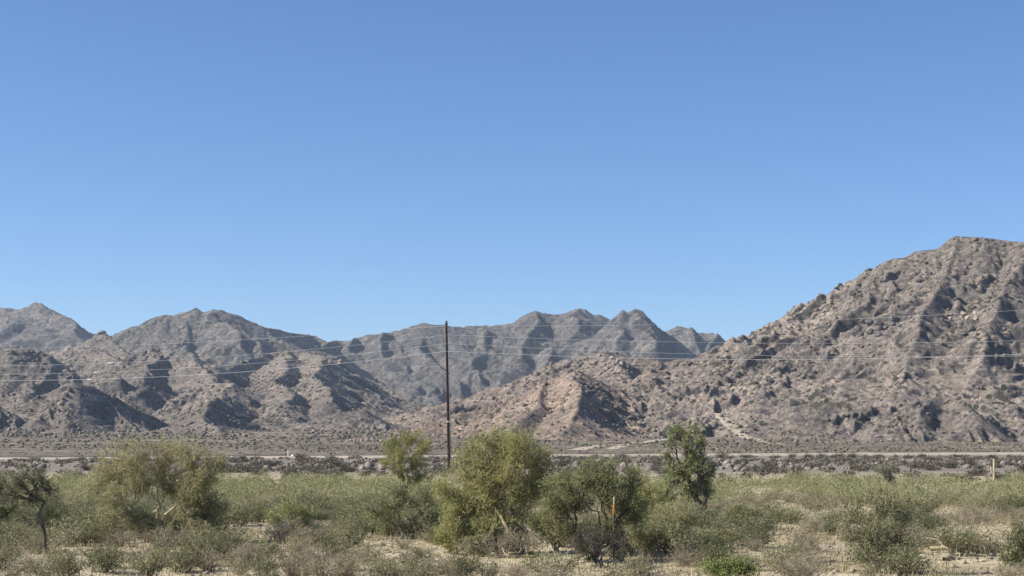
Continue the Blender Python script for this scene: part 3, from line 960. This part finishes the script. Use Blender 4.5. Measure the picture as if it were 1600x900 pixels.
def shrub_meshes(seed, h, w, nst, nleaf, wood, leaf, ll, lw, low=0.25, stem_r=0.012, twig=4, dome=0.5):
    """Stems fanning out of one foot; leaves thick towards the ends."""
    rng = np.random.default_rng(seed)
    wd = Acc(); lf = Acc(); P = []
    per = max(1, nleaf // (nst * twig))
    for i in range(nst):
        a = rng.uniform(0, 2 * math.pi); rad = w * 0.5 * math.sqrt(rng.uniform(0, 1))
        hh = h * (1 - dome * (rad / (w * .5)) ** 2) * rng.uniform(0.75, 1.05)
        tip = np.array([rad * math.cos(a), rad * math.sin(a), hh])
        b0 = np.array([rng.normal() * .06 * w, rng.normal() * .06 * w, -0.05])
        st = wander(b0, tip, rng, 0.14, 6, 0.04)
        tube(wd, st, np.linspace(stem_r, stem_r * .35, 6), 4)
        for t in range(twig):
            u = rng.uniform(low, 1)
            s0 = np.array([np.interp(u, np.linspace(0, 1, 6), st[:, q]) for q in range(3)])
            d = rng.normal(size=3) * 0.16 * w * rng.uniform(.5, 1.2); d[2] = abs(d[2]) * .8
            s1 = s0 + d
            tube(wd, [s0, (s0 + s1) / 2 + rng.normal(size=3) * .02, s1], [stem_r * .5, stem_r * .4, stem_r * .2], 3)
            tt = rng.uniform(0.1, 1.05, size=(per, 1))
            P.append(s0 + (s1 - s0) * tt + rng.normal(size=(per, 3)) * 0.04 * (w + .4))
    sm = wd.mesh('stems', wood, True)
    fm = None
    if nleaf:
        pos = np.concatenate(P); pos[:, 2] = np.maximum(pos[:, 2], 0.015)
        leaves(lf, pos, rng, ll, lw)
        fm = lf.mesh('foliage', leaf)
    return sm, fm


def shrub(name, label, cat, group, meshes, x, y, s, sz=1.0, rz=0.0):
    root = link(name, None, None, (x, y, gz1(x, y)))
    root.empty_display_size = 0.2
    root.scale = (s, s, s * sz); root.rotation_euler = (0, 0, rz)
    tag(root, label, cat, group)
    link('stems', meshes[0], root)
    if meshes[1]: link('foliage', meshes[1], root)
    return root


BK_pale = bark_mat('palo verde bark', (0.26, 0.22, 0.12), (0.50, 0.43, 0.28), 5)
BK_dark = bark_mat('ironwood bark', (0.05, 0.043, 0.036), (0.15, 0.13, 0.105), 6)
BK_tan = bark_mat('tan branch bark', (0.33, 0.25, 0.14), (0.56, 0.46, 0.29), 5)
BK_grey = bark_mat('grey dead twig', (0.20, 0.17, 0.115), (0.44, 0.38, 0.27), 6)
BK_stem = bark_mat('creosote stem', (0.07, 0.06, 0.045), (0.16, 0.135, 0.10), 6)
LF_palo = leaf_mat('palo verde leaf', (0.21, 0.22, 0.08), (0.43, 0.41, 0.175), 0.48, 0.9)
LF_palo2 = leaf_mat('dusty palo verde leaf', (0.195, 0.2, 0.095), (0.41, 0.385, 0.205), 0.48, 0.9)
LF_iron = leaf_mat('ironwood leaf', (0.19, 0.195, 0.09), (0.41, 0.39, 0.185), 0.48, 1.1)
LF_mesq = leaf_mat('mesquite leaf', (0.145, 0.165, 0.068), (0.32, 0.33, 0.14), 0.38, 1.1)
LF_grey = leaf_mat('grey olive leaf', (0.16, 0.16, 0.1), (0.33, 0.315, 0.21), 0.35, 1.1)
LF_creo = leaf_mat('creosote leaf', (0.12, 0.132, 0.054), (0.315, 0.31, 0.16), 0.35, 0.6)
LF_brig = leaf_mat('bright green leaf', (0.125, 0.155, 0.045), (0.27, 0.3, 0.1), 0.32, 1.0)
LF_burs = leaf_mat('bursage leaf', (0.17, 0.165, 0.085), (0.4, 0.375, 0.22), 0.25, 1.0)
LF_dark = leaf_mat('dark shrub leaf', (0.065, 0.058, 0.043), (0.185, 0.16, 0.118), 0.15, 1.0)
LF_dry = leaf_mat('dry straw leaf', (0.26, 0.22, 0.13), (0.46, 0.4, 0.25), 0.25, 1.0)

# --- the trees one can tell apart
build_tree('palo_verde_tree', 'broad airy palo verde with tan crooked branches and darker right side, left of the pole', 'tree', (236, 850), 46,
           [(165, 735, 32, 28, 1.0), (205, 712, 34, 26, 1.1), (255, 705, 36, 24, 1.1), (300, 715, 34, 26, 1.1), (325, 745, 26, 26, .9), (215, 755, 36, 28, 1.1), (262, 752, 36, 32, 1.2), (305, 778, 38, 30, 1.5), (320, 815, 34, 24, 1.3), (175, 780, 34, 26, .8), (160, 815, 34, 20, .7), (275, 822, 36, 24, 1.5), (215, 815, 30, 20, .9), (318, 836, 30, 14, 1.0), (245, 835, 34, 14, .8), (335, 790, 22, 22, 1.0), (345, 725, 14, 18, .5), (142, 760, 18, 24, .5)],
           BK_tan, LF_palo2, 101, 0.045, 9, 1350, 0.12, 0.017, 38, fork=0.36)
build_tree('small_tree', 'small grey olive tree on one thin dark trunk near the left edge', 'tree', (64, 870), 41,
           [(30, 752, 26, 22, .8), (58, 745, 24, 20, .7), (80, 765, 18, 18, .5), (15, 780, 22, 18, .7), (48, 785, 22, 16, .6), (-10, 760, 24, 24, .8)],
           BK_dark, LF_grey, 102, 0.055, 1, 1050, 0.09, 0.017, 22, fork=0.6)
build_tree('ironwood_tree', 'dark green tree cut by the left edge of the view', 'tree', (-12, 838), 50,
           [(-20, 750, 26, 26, 1.2), (0, 775, 22, 26, 1.2), (-30, 800, 26, 20, 1.2), (8, 800, 18, 16, .9)],
           BK_dark, LF_mesq, 103, 0.07, 3, 1200, 0.06, 0.025, 20)
build_tree('palo_verde_tree', 'small yellow green palo verde just left of the pole foot', 'tree', (642, 778), 82,
           [(612, 690, 20, 17, 1.0), (640, 682, 24, 13, 1.0), (664, 698, 15, 17, .8), (625, 712, 22, 15, .9), (652, 722, 20, 15, .9), (604, 715, 14, 18, .6), (628, 738, 20, 13, .7), (660, 742, 16, 12, .6), (645, 755, 22, 10, .6)],
           BK_pale, LF_palo, 104, 0.08, 3, 1300, 0.14, 0.026, 26, fork=0.42)
build_tree('palo_verde_tree', 'large yellow green palo verde with pale forked limbs right of the pole', 'tree', (818, 868), 42,
           [(745, 715, 36, 28, 1.4), (780, 695, 36, 24, 1.3), (815, 698, 32, 26, 1.3), (845, 725, 26, 30, 1.2), (765, 745, 40, 28, 1.5), (805, 738, 36, 28, 1.5), (722, 755, 30, 28, 1.2), (735, 795, 34, 26, 1.2), (775, 785, 34, 26, 1.1), (820, 775, 34, 26, .9), (712, 785, 22, 24, .8), (850, 765, 24, 24, .9), (760, 825, 34, 18, .9), (705, 815, 24, 20, .9), (728, 838, 26, 14, .8), (690, 770, 16, 20, .5), (800, 812, 32, 18, .6)],
           BK_pale, LF_palo, 105, 0.055, 8, 1250, 0.12, 0.018, 36, fork=0.36)
build_tree('ironwood_tree', 'wide dusky tree with dark tangled lower branches in the middle of the view', 'tree', (925, 872), 40.0,
           [(880, 745, 28, 24, 1.2), (915, 735, 30, 20, 1.2), (950, 728, 30, 18, 1.0), (985, 742, 26, 22, 1.0), (900, 775, 34, 24, 1.3), (945, 768, 34, 24, 1.3), (980, 780, 26, 26, 1.1), (870, 790, 24, 26, .9), (880, 825, 28, 24, .7), (930, 815, 34, 24, .8), (968, 820, 22, 24, .8), (862, 765, 22, 26, .9), (858, 808, 20, 22, .7), (1000, 800, 24, 24, .9), (925, 725, 40, 12, .7)],
           BK_dark, LF_iron, 106, 0.04, 9, 850, 0.12, 0.018, 26, fork=0.34)
build_tree('palo_verde_tree', 'pale yellow green feathery palo verde between the dusky tree and the tall green tree', 'tree', (1012, 832), 52,
           [(1010, 755, 22, 20, .9), (1030, 775, 24, 22, 1.0), (1000, 785, 22, 20, .9), (1020, 800, 26, 16, .8)],
           BK_pale, LF_palo, 107, 0.045, 4, 1000, 0.12, 0.018, 26)
build_tree('mesquite_tree', 'tall upright green tree with dark trunk and white lit limbs right of centre', 'tree', (1100, 806), 63,
           [(1058, 674, 17, 13, .9), (1080, 672, 18, 14, .9), (1092, 688, 13, 12, .7), (1075, 700, 18, 15, .8), (1085, 725, 22, 20, 1.2), (1060, 735, 22, 18, 1.1), (1100, 745, 18, 18, 1.0), (1050, 757, 20, 16, .9), (1080, 765, 26, 17, 1.2), (1105, 768, 14, 14, .7), (1040, 712, 11, 9, .4), (1062, 782, 24, 12, .8), (1035, 775, 18, 16, .6), (1045, 735, 14, 12, .5), (1112, 735, 10, 12, .3), (1095, 715, 10, 10, .4), (1050, 690, 10, 9, .3)],
           BK_dark, LF_mesq, 108, 0.11, 4, 620, 0.09, 0.032, 22, fork=0.42)
build_tree('grey_tree', 'small grey green leafy tree standing above the scrub at right', 'tree', (1388, 772), 88,
           [(1378, 735, 13, 12, .8), (1395, 732, 13, 13, .8), (1388, 750, 17, 12, .9)],
           BK_grey, LF_grey, 109, 0.06, 3, 800, 0.085, 0.035, 16)
build_tree('desert_bush', 'big fresh green bush in the right foreground', 'bush', (1372, 896), 36.5,
           [(1340, 800, 28, 22, 1.0), (1375, 785, 30, 22, 1.1), (1410, 795, 26, 22, 1.0), (1330, 835, 28, 24, 1.0), (1365, 828, 32, 26, 1.2), (1402, 835, 30, 24, 1.1), (1345, 868, 32, 22, 1.0), (1385, 868, 30, 22, 1.0), (1425, 850, 22, 18, .6)],
           BK_grey, LF_creo, 110, 0.016, 12, 620, 0.075, 0.02, 24, fork=0.25)
build_tree('desert_bush', 'green bush with thin upright stems at the right edge of the foreground', 'bush', (1600, 905), 35.5,
           [(1585, 850, 22, 24, .9), (1610, 830, 26, 26, 1.0), (1600, 880, 28, 20, .9), (1580, 880, 16, 16, .6), (1625, 870, 24, 24, .8)],
           BK_stem, LF_creo, 111, 0.02, 9, 900, 0.075, 0.018, 20, fork=0.3)
build_tree('desert_bush', 'low bright green bush at the bottom edge right of centre', 'bush', (1135, 916), 33.5,
           [(1110, 893, 26, 14, 1.0), (1140, 890, 28, 14, 1.1), (1165, 896, 22, 12, .9), (1125, 905, 30, 12, .9)],
           BK_stem, LF_brig, 112, 0.02, 7, 1100, 0.045, 0.024, 16, fork=0.3)
build_tree('desert_bush', 'broad mid green bush in front of the small yellow green tree', 'bush', (640, 850), 47,
           [(590, 800, 28, 20, 1.0), (625, 790, 30, 22, 1.1), (660, 800, 28, 22, 1.1), (605, 825, 30, 18, 1.0), (645, 828, 32, 18, 1.1), (680, 822, 22, 18, .8), (620, 770, 22, 14, .7), (670, 772, 24, 16, .8)],
           BK_stem, LF_creo, 113, 0.022, 10, 1100, 0.09, 0.02, 22, fork=0.25)
build_tree('desert_bush', 'dense dark green bush under the clearing left of the pole', 'bush', (450, 838), 51,
           [(430, 805, 24, 16, 1.0), (455, 795, 26, 18, 1.1), (485, 805, 22, 16, 1.0), (445, 822, 28, 12, 1.0), (475, 824, 24, 12, .9)],
           BK_stem, LF_mesq, 114, 0.025, 6, 1000, 0.055, 0.026, 16, fork=0.3)
build_tree('desert_bush', 'olive brown bush at the foot of the tall green tree', 'bush', (1085, 858), 44.5,
           [(1050, 820, 26, 16, .9), (1085, 812, 28, 16, 1.0), (1120, 825, 26, 15, .9), (1060, 840, 28, 13, .9), (1105, 843, 28, 12, .9), (1140, 840, 20, 12, .6)],
           BK_grey, LF_palo2, 115, 0.022, 7, 900, 0.05, 0.022, 18, fork=0.3)
build_tree('desert_bush', 'ragged yellow green bush filling the gap between the two large middle trees', 'bush', (868, 872), 42.6,
           [(850, 825, 24, 20, 1.0), (878, 815, 24, 22, 1.0), (865, 845, 30, 16, 1.0), (890, 842, 22, 16, .8)],
           BK_grey, LF_palo, 131, 0.02, 8, 900, 0.10, 0.018, 20, fork=0.3)
build_tree('desert_bush', 'ragged olive bush reaching the ground right of the dusky middle tree', 'bush', (1015, 868), 41.5,
           [(990, 830, 24, 20, 1.0), (1020, 822, 28, 22, 1.1), (1045, 836, 22, 18, .8), (1008, 850, 30, 14, 1.0)],
           BK_grey, LF_palo2, 132, 0.02, 8, 950, 0.10, 0.018, 20, fork=0.3)
build_tree('desert_bush', 'low pale green bush under the left side of the large yellow green tree', 'bush', (712, 866), 42.0,
           [(690, 840, 22, 16, .9), (718, 832, 24, 18, 1.0), (742, 846, 22, 14, .8), (705, 854, 26, 11, .9)],
           BK_grey, LF_palo, 133, 0.018, 8, 850, 0.09, 0.017, 18, fork=0.3)
for base_, d_, hh_, ww_, lf_, sd_, lab_ in (
        ((700, 838), 50, 62, 44, LF_palo, 141, 'feathery yellow green bush against the left edge of the large yellow green tree'),
        ((862, 846), 47, 84, 40, LF_palo2, 142, 'feathery pale olive bush behind the gap between the two middle trees'),
        ((985, 845), 48, 78, 44, LF_palo, 143, 'feathery yellow green bush behind the right side of the dusky tree'),
        ((1040, 838), 50, 62, 46, LF_palo2, 144, 'ragged pale olive bush left of the tall upright green tree'),
        ((1130, 828), 54, 40, 46, LF_creo, 145, 'low olive bush just right of the tall upright green tree'),
        ((770, 872), 41.6, 40, 44, LF_palo2, 146, 'low tangled olive bush at the foot of the large yellow green tree')):
    r_ = random.Random(sd_)
    cl_ = [(base_[0] + r_.uniform(-.8, .8) * ww_, base_[1] - hh_ * r_.uniform(.25, .85), ww_ * .5, hh_ * .26, r_.uniform(.6, 1.0)) for _ in range(7)]
    build_tree('desert_bush', lab_, 'bush', base_, d_, cl_, BK_grey, lf_, sd_, 0.018, 8, 620, 0.11, 0.018, 16, fork=0.3)
build_tree('dead_bush', 'tangle of dark bare twigs beneath the dusky middle tree', 'dead bush', (945, 880), 38.8,
           [(900, 838, 26, 20, 1.0), (935, 830, 30, 22, 1.2), (968, 838, 22, 20, 1.0), (920, 855, 30, 12, 1.0)],
           BK_dark, LF_dark, 116, 0.022, 9, 260, 0.04, 0.02, 60, fork=0.3, bare=0.4)
build_tree('dead_bush', 'tangle of grey bare twigs beneath the large yellow green tree', 'dead bush', (790, 872), 41.2,
           [(765, 848, 26, 16, 1.0), (800, 842, 28, 18, 1.2), (835, 846, 24, 18, 1.0), (735, 850, 22, 14, .8)],
           BK_grey, LF_grey, 117, 0.018, 9, 160, 0.04, 0.02, 50, fork=0.3, bare=0.5)
build_tree('dead_bush', 'pinkish grey dead bush below the small grey green tree at right', 'dead bush', (1382, 786), 76,
           [(1374, 768, 11, 9, 1.0), (1388, 766, 11, 10, 1.0)],
           BK_grey, LF_burs, 118, 0.02, 7, 260, 0.06, 0.025, 34, fork=0.3, bare=0.2)
build_tree('dead_bush', 'low dead grey bush in the bottom foreground left of the pale clearing', 'dead bush', (628, 896), 36.5,
           [(600, 872, 22, 12, 1.0), (630, 868, 24, 14, 1.1), (655, 876, 18, 12, .9)],
           BK_grey, LF_burs, 119, 0.014, 9, 130, 0.04, 0.016, 46, fork=0.3, bare=0.5)


# dead branches lying on the ground
def dead_branch(label, px, py, length, ang, seed):
    x, y = foot(px, py)
    r = np.random.default_rng(seed)
    a = Acc()
    d = np.array([math.cos(ang), math.sin(ang), 0])
    p = wander([0, 0, .06], d * length + [0, 0, .10], r, .12, 9)
    p[:, 2] = np.maximum(p[:, 2], 0.04)
    tube(a, p, np.linspace(.07, .025, 9), 7)
    for q in range(7):
        s0 = p[r.integers(2, 8)]
        e = s0 + np.array([r.normal() * .45, r.normal() * .45, abs(r.normal()) * .35])
        tube(a, wander(s0, e, r, .2, 5), np.linspace(.025, .006, 5), 5)
    o = link('dead_branch', a.mesh('dead_branch', BK_pale if seed % 2 else BK_grey, True), None, (x, y, gz1(x, y)))
    tag(o, label, 'dead branch')


dead_branch('pale fallen branch with twigs beside the fresh green bush at right', 1452, 862, 1.1, -.35, 1)
dead_branch('dark fallen branch on the sand below the pale mound at right', 1475, 876, 1.5, .1, 2)
dead_branch('thin grey leaning branch right of the pale sand mound', 1548, 850, 1.0, 2.2, 4)
dead_branch('pale fallen branch on the sand under the large yellow green tree', 760, 872, 1.4, .1, 3)

# yellowish post, orange stake, road sign
M_post = bark_mat('sun bleached post', (0.34, 0.29, 0.17), (0.46, 0.40, 0.26), 6)
x, y = foot(1553, 762)
a = Acc()
tube(a, [(0, 0, -.1), (0, 0, .5), (.01, 0, 1.0), (0, 0, 1.72), (0, 0, 1.75)], [.07, .068, .066, .06, .02], 9)
root = link('wooden_post', None, None, (x, y, gz1(x, y)))
tag(root, 'pale yellowish post standing in the green scrub near the right edge', 'post')
link('post_shaft', a.mesh('post_shaft', M_post, True), root)
a = Acc()
tube(a, [(-.05, 0, .85), (-.16, 0, .98), (-.18, 0, 1.25), (-.18, 0, 1.28)], [.04, .045, .04, .01], 7)
link('side_arm', a.mesh('side_arm', M_post, True), root)

M_orange, n_, l_, p_ = new_mat('orange paint')
p_.inputs['Base Color'].default_value = (0.36, 0.15, 0.07, 1); p_.inputs['Roughness'].default_value = 0.6
x, y = ray(959, 800, 39.15)[:2]
root = link('marker_stake', None, None, (x, y, gz1(x, y)))
hb = 3 - (798 - HZ) / F * y
tag(root, 'thin marker stake with an orange band and pale top among the middle trees', 'stake')
a = Acc(); tube(a, [(0, 0, -.05), (0, 0, hb * .5), (0, 0, hb)], [.022, .022, .022], 8)
link('stake_shaft', a.mesh('stake_shaft', BK_dark, True), root)
a = Acc(); tube(a, [(0, 0, hb), (0, 0, hb + .01), (.005, 0, hb + .23), (.005, 0, hb + .24)], [.025, .03, .03, .02], 8)
link('orange_band', a.mesh('orange_band', M_orange, True), root)
a = Acc(); tube(a, [(0.005, 0, hb + .235), (0.01, 0, hb + .42), (.01, 0, hb + .44)], [.022, .02, .005], 8)
link('stake_top', a.mesh('stake_top', M_post, True), root)

x, y, z = ray(450, 711, 246)
root = link('road_marker', None, None, (x, y, 0.25))
tag(root, 'small white road marker standing at the roadside left of the pole', 'road marker')
a = Acc(); tube(a, [(0, 0, -.2), (0, 0, .95), (0, 0, .97)], [.045, .045, .01], 8)
link('post_shaft', a.mesh('post_shaft', M_white, True), root)
bm_v = np.array([(sx * .2 + .75, sy * .18, .1 + sz_ * .16) for sx in (-1, 1) for sy in (-1, 1) for sz_ in (-1, 1)], float)
bf = [[0, 1, 3, 2], [4, 6, 7, 5], [0, 4, 5, 1], [2, 3, 7, 6], [0, 2, 6, 4], [1, 5, 7, 3]]
o = link('utility_box', mesh_np('utility_box', bm_v, bf, M_white), None, (x, y, 0.25))
tag(o, 'small white box beside the road marker left of the pole', 'utility box')

# --- shrubs of the plain
CREO = [shrub_meshes(200 + i, 1.0, 1.5, 30, 1600, BK_stem, LF_creo, .09, .022, .25) for i in range(8)]
BURS = [shrub_meshes(230 + i, .45, .8, 22, 900, BK_grey, LF_burs, .04, .02, .2, .006) for i in range(5)]
DRYS = [shrub_meshes(250 + i, .5, .95, 44, 420, BK_grey, LF_dry, .04, .012, .15, .007, 5) for i in range(5)]
DARK = [shrub_meshes(270 + i, .42, 1.7, 20, 420, BK_stem, LF_dark, .13, .07, .1, .015, 4, .6) for i in range(4)]

# px, py of clearings on the sand with half sizes (photograph rows at ground level)
CLEAR = [(388, 836, 62, 14), (500, 880, 40, 6), (150, 872, 45, 5), (1290, 850, 30, 8), (1420, 884, 40, 8), (860, 886, 125, 13), (1530, 888, 80, 12), (1535, 842, 55, 15), (1478, 800, 40, 8), (1350, 800, 22, 8), (1235, 806, 50, 8), (1310, 886, 55, 14), (1225, 845, 40, 10), (60, 880, 40, 8), (430, 888, 34, 8), (560, 896, 40, 6), (555, 868, 24, 4), (1060, 890, 20, 8), (1500, 817, 40, 5), (1395, 786, 20, 4), (1230, 772, 14, 2), (1470, 745, 60, 2), (715, 872, 40, 10), (1180, 880, 20, 10), (200, 862, 45, 6)]


def is_clear(x, y, grow=1.0):
    px = x / y * F + 800; py = HZ + CAM_Z * F / y
    for cx, cy_, rx, ry in CLEAR:
        if ((px - cx) / (rx * grow)) ** 2 + ((py - cy_) / (ry * grow)) ** 2 < 1: return True
    return False


R2 = random.Random(11)
LAND = [((60, 868), 41, 'the thin trunked grey tree'), ((236, 850), 46, 'the broad tan limbed tree'), ((450, 838), 51, 'the dark clearing bush'), ((640, 850), 47, 'the broad mid green bush'),
        ((800, 868), 42, 'the large yellow green tree'), ((930, 866), 43, 'the dusky middle tree'), ((1100, 806), 63, 'the tall upright green tree'), ((1085, 858), 44, 'the olive brown bush'), ((1135, 900), 35, 'the low bright green bush'),
        ((1372, 896), 36.5, 'the big fresh green bush'), ((1600, 900), 36, 'the bush at the right edge'), ((1388, 772), 88, 'the small grey green tree'), ((642, 778), 82, 'the small tree by the pole'), ((1553, 762), 99, 'the pale post')]


def beside(x, y):
    px = x / y * F + 800
    best = min(LAND, key=lambda q: ((px - q[0][0]) / 90) ** 2 + ((y - q[1]) / 7) ** 2)
    dx, dy = (px - best[0][0]) / 90, (y - best[1]) / 7
    rel = ('left of' if dx < 0 else 'right of') if abs(dx) > abs(dy) else ('behind' if dy > 0 else 'in front of')
    return rel + ' ' + best[2]




def scatter(n, ylo, yhi, mind, uw=0.40, ok=None):
    out = []; cell = {}
    tries = 0
    while len(out) < n and tries < n * 30:
        tries += 1
        y = math.sqrt(R2.uniform(ylo ** 2, yhi ** 2)); x = R2.uniform(-uw, uw) * y
        if ok and not ok(x, y): continue
        key = (int(x // mind), int(y // mind)); bad = False
        for i in (-1, 0, 1):
            for j in (-1, 0, 1):
                for (qx, qy) in cell.get((key[0] + i, key[1] + j), ()):
                    if (qx - x) ** 2 + (qy - y) ** 2 < mind * mind: bad = True
        if bad: continue
        cell.setdefault(key, []).append((x, y)); out.append((x, y))
    return out


def carpet_ok(x, y):
    px = x / y * F + 800; py = HZ + CAM_Z * F / y
    lim = 838 if px < 700 else (800 if px < 1110 else (792 if px < 1330 else 806))
    if y > 84 and R2.random() < (y - 84) / 24: return False
    if float(fbm(np.array([x / 5]), np.array([y / 9]), 2, 66)[0]) < -.14: return False
    return py < lim and not is_clear(x, y)


carpet = sorted(scatter(1150, 49, 110, 1.15, 0.36, carpet_ok), key=lambda q: q[1])
for i, (x, y) in enumerate(carpet[:100]):
    shrub('creosote_bush', 'olive green bush of the dense scrub ' + beside(x, y), 'bush', 'creosote bushes of the dense scrub', CREO[i % 8], x, y, R2.uniform(.7, 1.3), R2.uniform(.5, .95), R2.uniform(0, 6.28))
# the rest of the scrub, farther off, as one mass
a = Acc(); g = np.random.default_rng(3)
for (x, y) in carpet[100:]:
    w_ = g.uniform(.6, 1.0); h_ = g.uniform(.4, 1.0)
    nl = 300
    d = g.normal(size=(nl, 3)); d /= np.linalg.norm(d, axis=1)[:, None]
    pos = d * g.uniform(.3, 1, (nl, 1)) ** .5 * [w_, w_, h_ * .55] + [x, y, h_ * .5]
    pos[:, 2] = np.maximum(pos[:, 2], .02)
    leaves(a, pos, g, .13, .03)
o = link('distant_scrub', a.mesh('distant_scrub', LF_creo))
tag(o, 'continuous olive green creosote scrub in the farther part of the plain', kind='stuff')

# dark low shrubs on the gravel flat before the road
rest = []
LOW = ((300, 'left of the broad airy tree'), (690, 'left of the utility pole'), (1060, 'between the pole and the tall green tree'), (1388, 'right of the tall green tree'), (9999, 'near the right edge'))
for i, (x, y) in enumerate(scatter(600, 106, 262, 2.2, 0.34, lambda x, y: y < 226 + (x + 72) * .33)):
    if i >= 290:
        rest.append((x, y)); continue
    shrub('low_shrub', 'dark flat low shrub on the gravel ' + [w for lim, w in LOW if x / y * F + 800 < lim][0], 'shrub', 'dark low shrubs on the gravel flat', DARK[i % 4], x, y, R2.uniform(.7, 1.5), R2.uniform(.6, 1.0), R2.uniform(0, 6.28))

a = Acc()
for (x, y) in rest:
    w_ = g.uniform(.4, 1.2); h_ = g.uniform(.25, .5)
    d = g.normal(size=(110, 3)); d /= np.linalg.norm(d, axis=1)[:, None]
    pos = d * g.uniform(.3, 1, (110, 1)) ** .5 * [w_, w_, h_ * .55] + [x, y, h_ * .45]
    pos[:, 2] = np.maximum(pos[:, 2], .02)
    leaves(a, pos, g, .2, .12)
o = link('distant_low_shrubs', a.mesh('distant_low_shrubs', LF_dark))
tag(o, 'dark low shrubs thinly covering the grey gravel before the road', kind='stuff')

# foreground
for i, (x, y) in enumerate(scatter(640, 32.5, 82, .75, 0.37, lambda x, y: not is_clear(x, y, 1.05))):
    q = R2.random()
    if q < .5:
        shrub('bursage_bush', 'small pale grey green bush ' + beside(x, y), 'bush', 'bursage bushes on the foreground sand', BURS[i % 5], x, y, R2.uniform(.7, 1.5), R2.uniform(.7, 1.1), R2.uniform(0, 6.28))
    else:
        shrub('dry_shrub', 'dry straw coloured twiggy shrub ' + beside(x, y), 'shrub', 'dry shrubs on the foreground sand', DRYS[i % 5], x, y, R2.uniform(.7, 1.5), R2.uniform(.6, 1.1), R2.uniform(0, 6.28))
for i, (x, y) in enumerate(scatter(165, 34, 62, 1.2, 0.37, lambda x, y: not is_clear(x, y, 1.4))):
    shrub('creosote_bush', 'low olive green bush standing ' + beside(x, y), 'bush', 'creosote bushes scattered in the foreground', CREO[i % 8], x, y, R2.uniform(.5, 1.1), R2.uniform(.55, .85), R2.uniform(0, 6.28))

# dry grass and small stones
g = np.random.default_rng(10)
n = 6000
y = np.sqrt(g.uniform(30 ** 2, 70 ** 2, n)); x = g.uniform(-.36, .36, n) * y
sz_p = 0.02 + 0.11 * g.uniform(0, 1, n) ** 4
oct_ = np.array([(1, 0, 0), (0, 1, 0), (-1, 0, 0), (0, -1, 0), (0, 0, .7), (0, 0, -.6)], float)
pv_ = oct_[None] * sz_p[:, None, None] * g.uniform(.6, 1.3, (n, 6, 1))
an = g.uniform(0, 6.28, n)
rx_ = pv_[..., 0] * np.cos(an)[:, None] - pv_[..., 1] * np.sin(an)[:, None]; ry_ = pv_[..., 0] * np.sin(an)[:, None] + pv_[..., 1] * np.cos(an)[:, None]
pv_ = np.stack([rx_ + x[:, None], ry_ + y[:, None], pv_[..., 2] + gz(x, y)[:, None] + sz_p[:, None] * .2], -1).reshape(-1, 3)
tri = np.array([(0, 1, 4), (1, 2, 4), (2, 3, 4), (3, 0, 4), (1, 0, 5), (2, 1, 5), (3, 2, 5), (0, 3, 5)])
pf_ = (np.arange(n)[:, None, None] * 6 + tri[None]).reshape(-1, 3)
o = link('pebbles', mesh_np('pebbles', pv_, pf_, bark_mat('pebble stone', (0.20, 0.165, 0.125), (0.42, 0.36, 0.28), 1.5)))
tag(o, 'small brown and pale stones strewn over the foreground sand', kind='stuff')
g = np.random.default_rng(12)
n = 5000
y = np.sqrt(g.uniform(30 ** 2, 66 ** 2, n)); x = g.uniform(-.36, .36, n) * y
an = g.uniform(0, 6.28, n); ln_ = g.uniform(.08, .45, n); r_ = g.uniform(.005, .014, n)
d = np.stack([np.cos(an), np.sin(an), g.uniform(-.05, .25, n)], 1) * ln_[:, None]
sd = np.stack([-np.sin(an), np.cos(an), np.zeros(n)], 1) * r_[:, None]
upv = np.zeros((n, 3)); upv[:, 2] = r_ * 1.7
p0 = np.stack([x, y, gz(x, y) + .004], 1)
tv = np.stack([p0 - sd, p0 + sd, p0 + upv, p0 + d - sd * .6, p0 + d + sd * .6, p0 + d + upv * .6], 1).reshape(-1, 3)
tf = (np.arange(n)[:, None, None] * 6 + np.array([(0, 1, 4, 3), (1, 2, 5, 4), (2, 0, 3, 5)])[None]).reshape(-1, 4)
o = link('ground_twigs', mesh_np('ground_twigs', tv, tf, bark_mat('litter twig', (0.13, 0.105, 0.075), (0.38, 0.32, 0.23), 2)))
tag(o, 'broken dry twigs littering the foreground sand', kind='stuff')
g = np.random.default_rng(9)
n = 80000
y = np.sqrt(g.uniform(30 ** 2, 75 ** 2, n)); x = g.uniform(-.37, .37, n) * y
keep = fbm(x / 2.5, y / 2.5, 3, 40) + g.uniform(-.35, .35, n) > -0.02
x, y = x[keep], y[keep]
pos = np.stack([x, y, gz(x, y)], 1)
a = Acc()
d = g.normal(size=(len(x), 3)) * .06; d[:, 2] = g.uniform(.05, .26, len(x))
e = np.cross(d, g.normal(size=(len(x), 3))); e /= np.linalg.norm(e, axis=1)[:, None]
e *= .010
a.add(np.stack([pos - e, pos + e, pos + d + e * .3, pos + d - e * .3], 1).reshape(-1, 3), np.arange(len(x) * 4).reshape(-1, 4))
o = link('dry_grass', a.mesh('dry_grass', LF_dry))
tag(o, 'sparse dry straw coloured grass on the foreground sand', kind='stuff')

# ------------------------------------------------------------------ air
hv = np.array([(sx * 9400, (-800 if sy < 0 else 9400), (-4.0 if sz_ < 0 else 290.0)) for sx in (-1, 1) for sy in (-1, 1) for sz_ in (-1, 1)], float)
M_haze = bpy.data.materials.new('haze')
M_haze.use_nodes = True
hn = M_haze.node_tree.nodes
hn.remove(hn['Principled BSDF'])
pv = hn.new('ShaderNodeVolumePrincipled')
pv.inputs['Color'].default_value = (0.72, 0.84, 1.0, 1)
pv.inputs['Density'].default_value = HAZE
pv.inputs['Anisotropy'].default_value = 0.2
M_haze.node_tree.links.new(pv.outputs[0], hn['Material Output'].inputs['Volume'])
o = link('haze', mesh_np('haze', hv, bf, M_haze))
tag(o, 'thin pale haze in the air before the far mountains', kind='stuff')
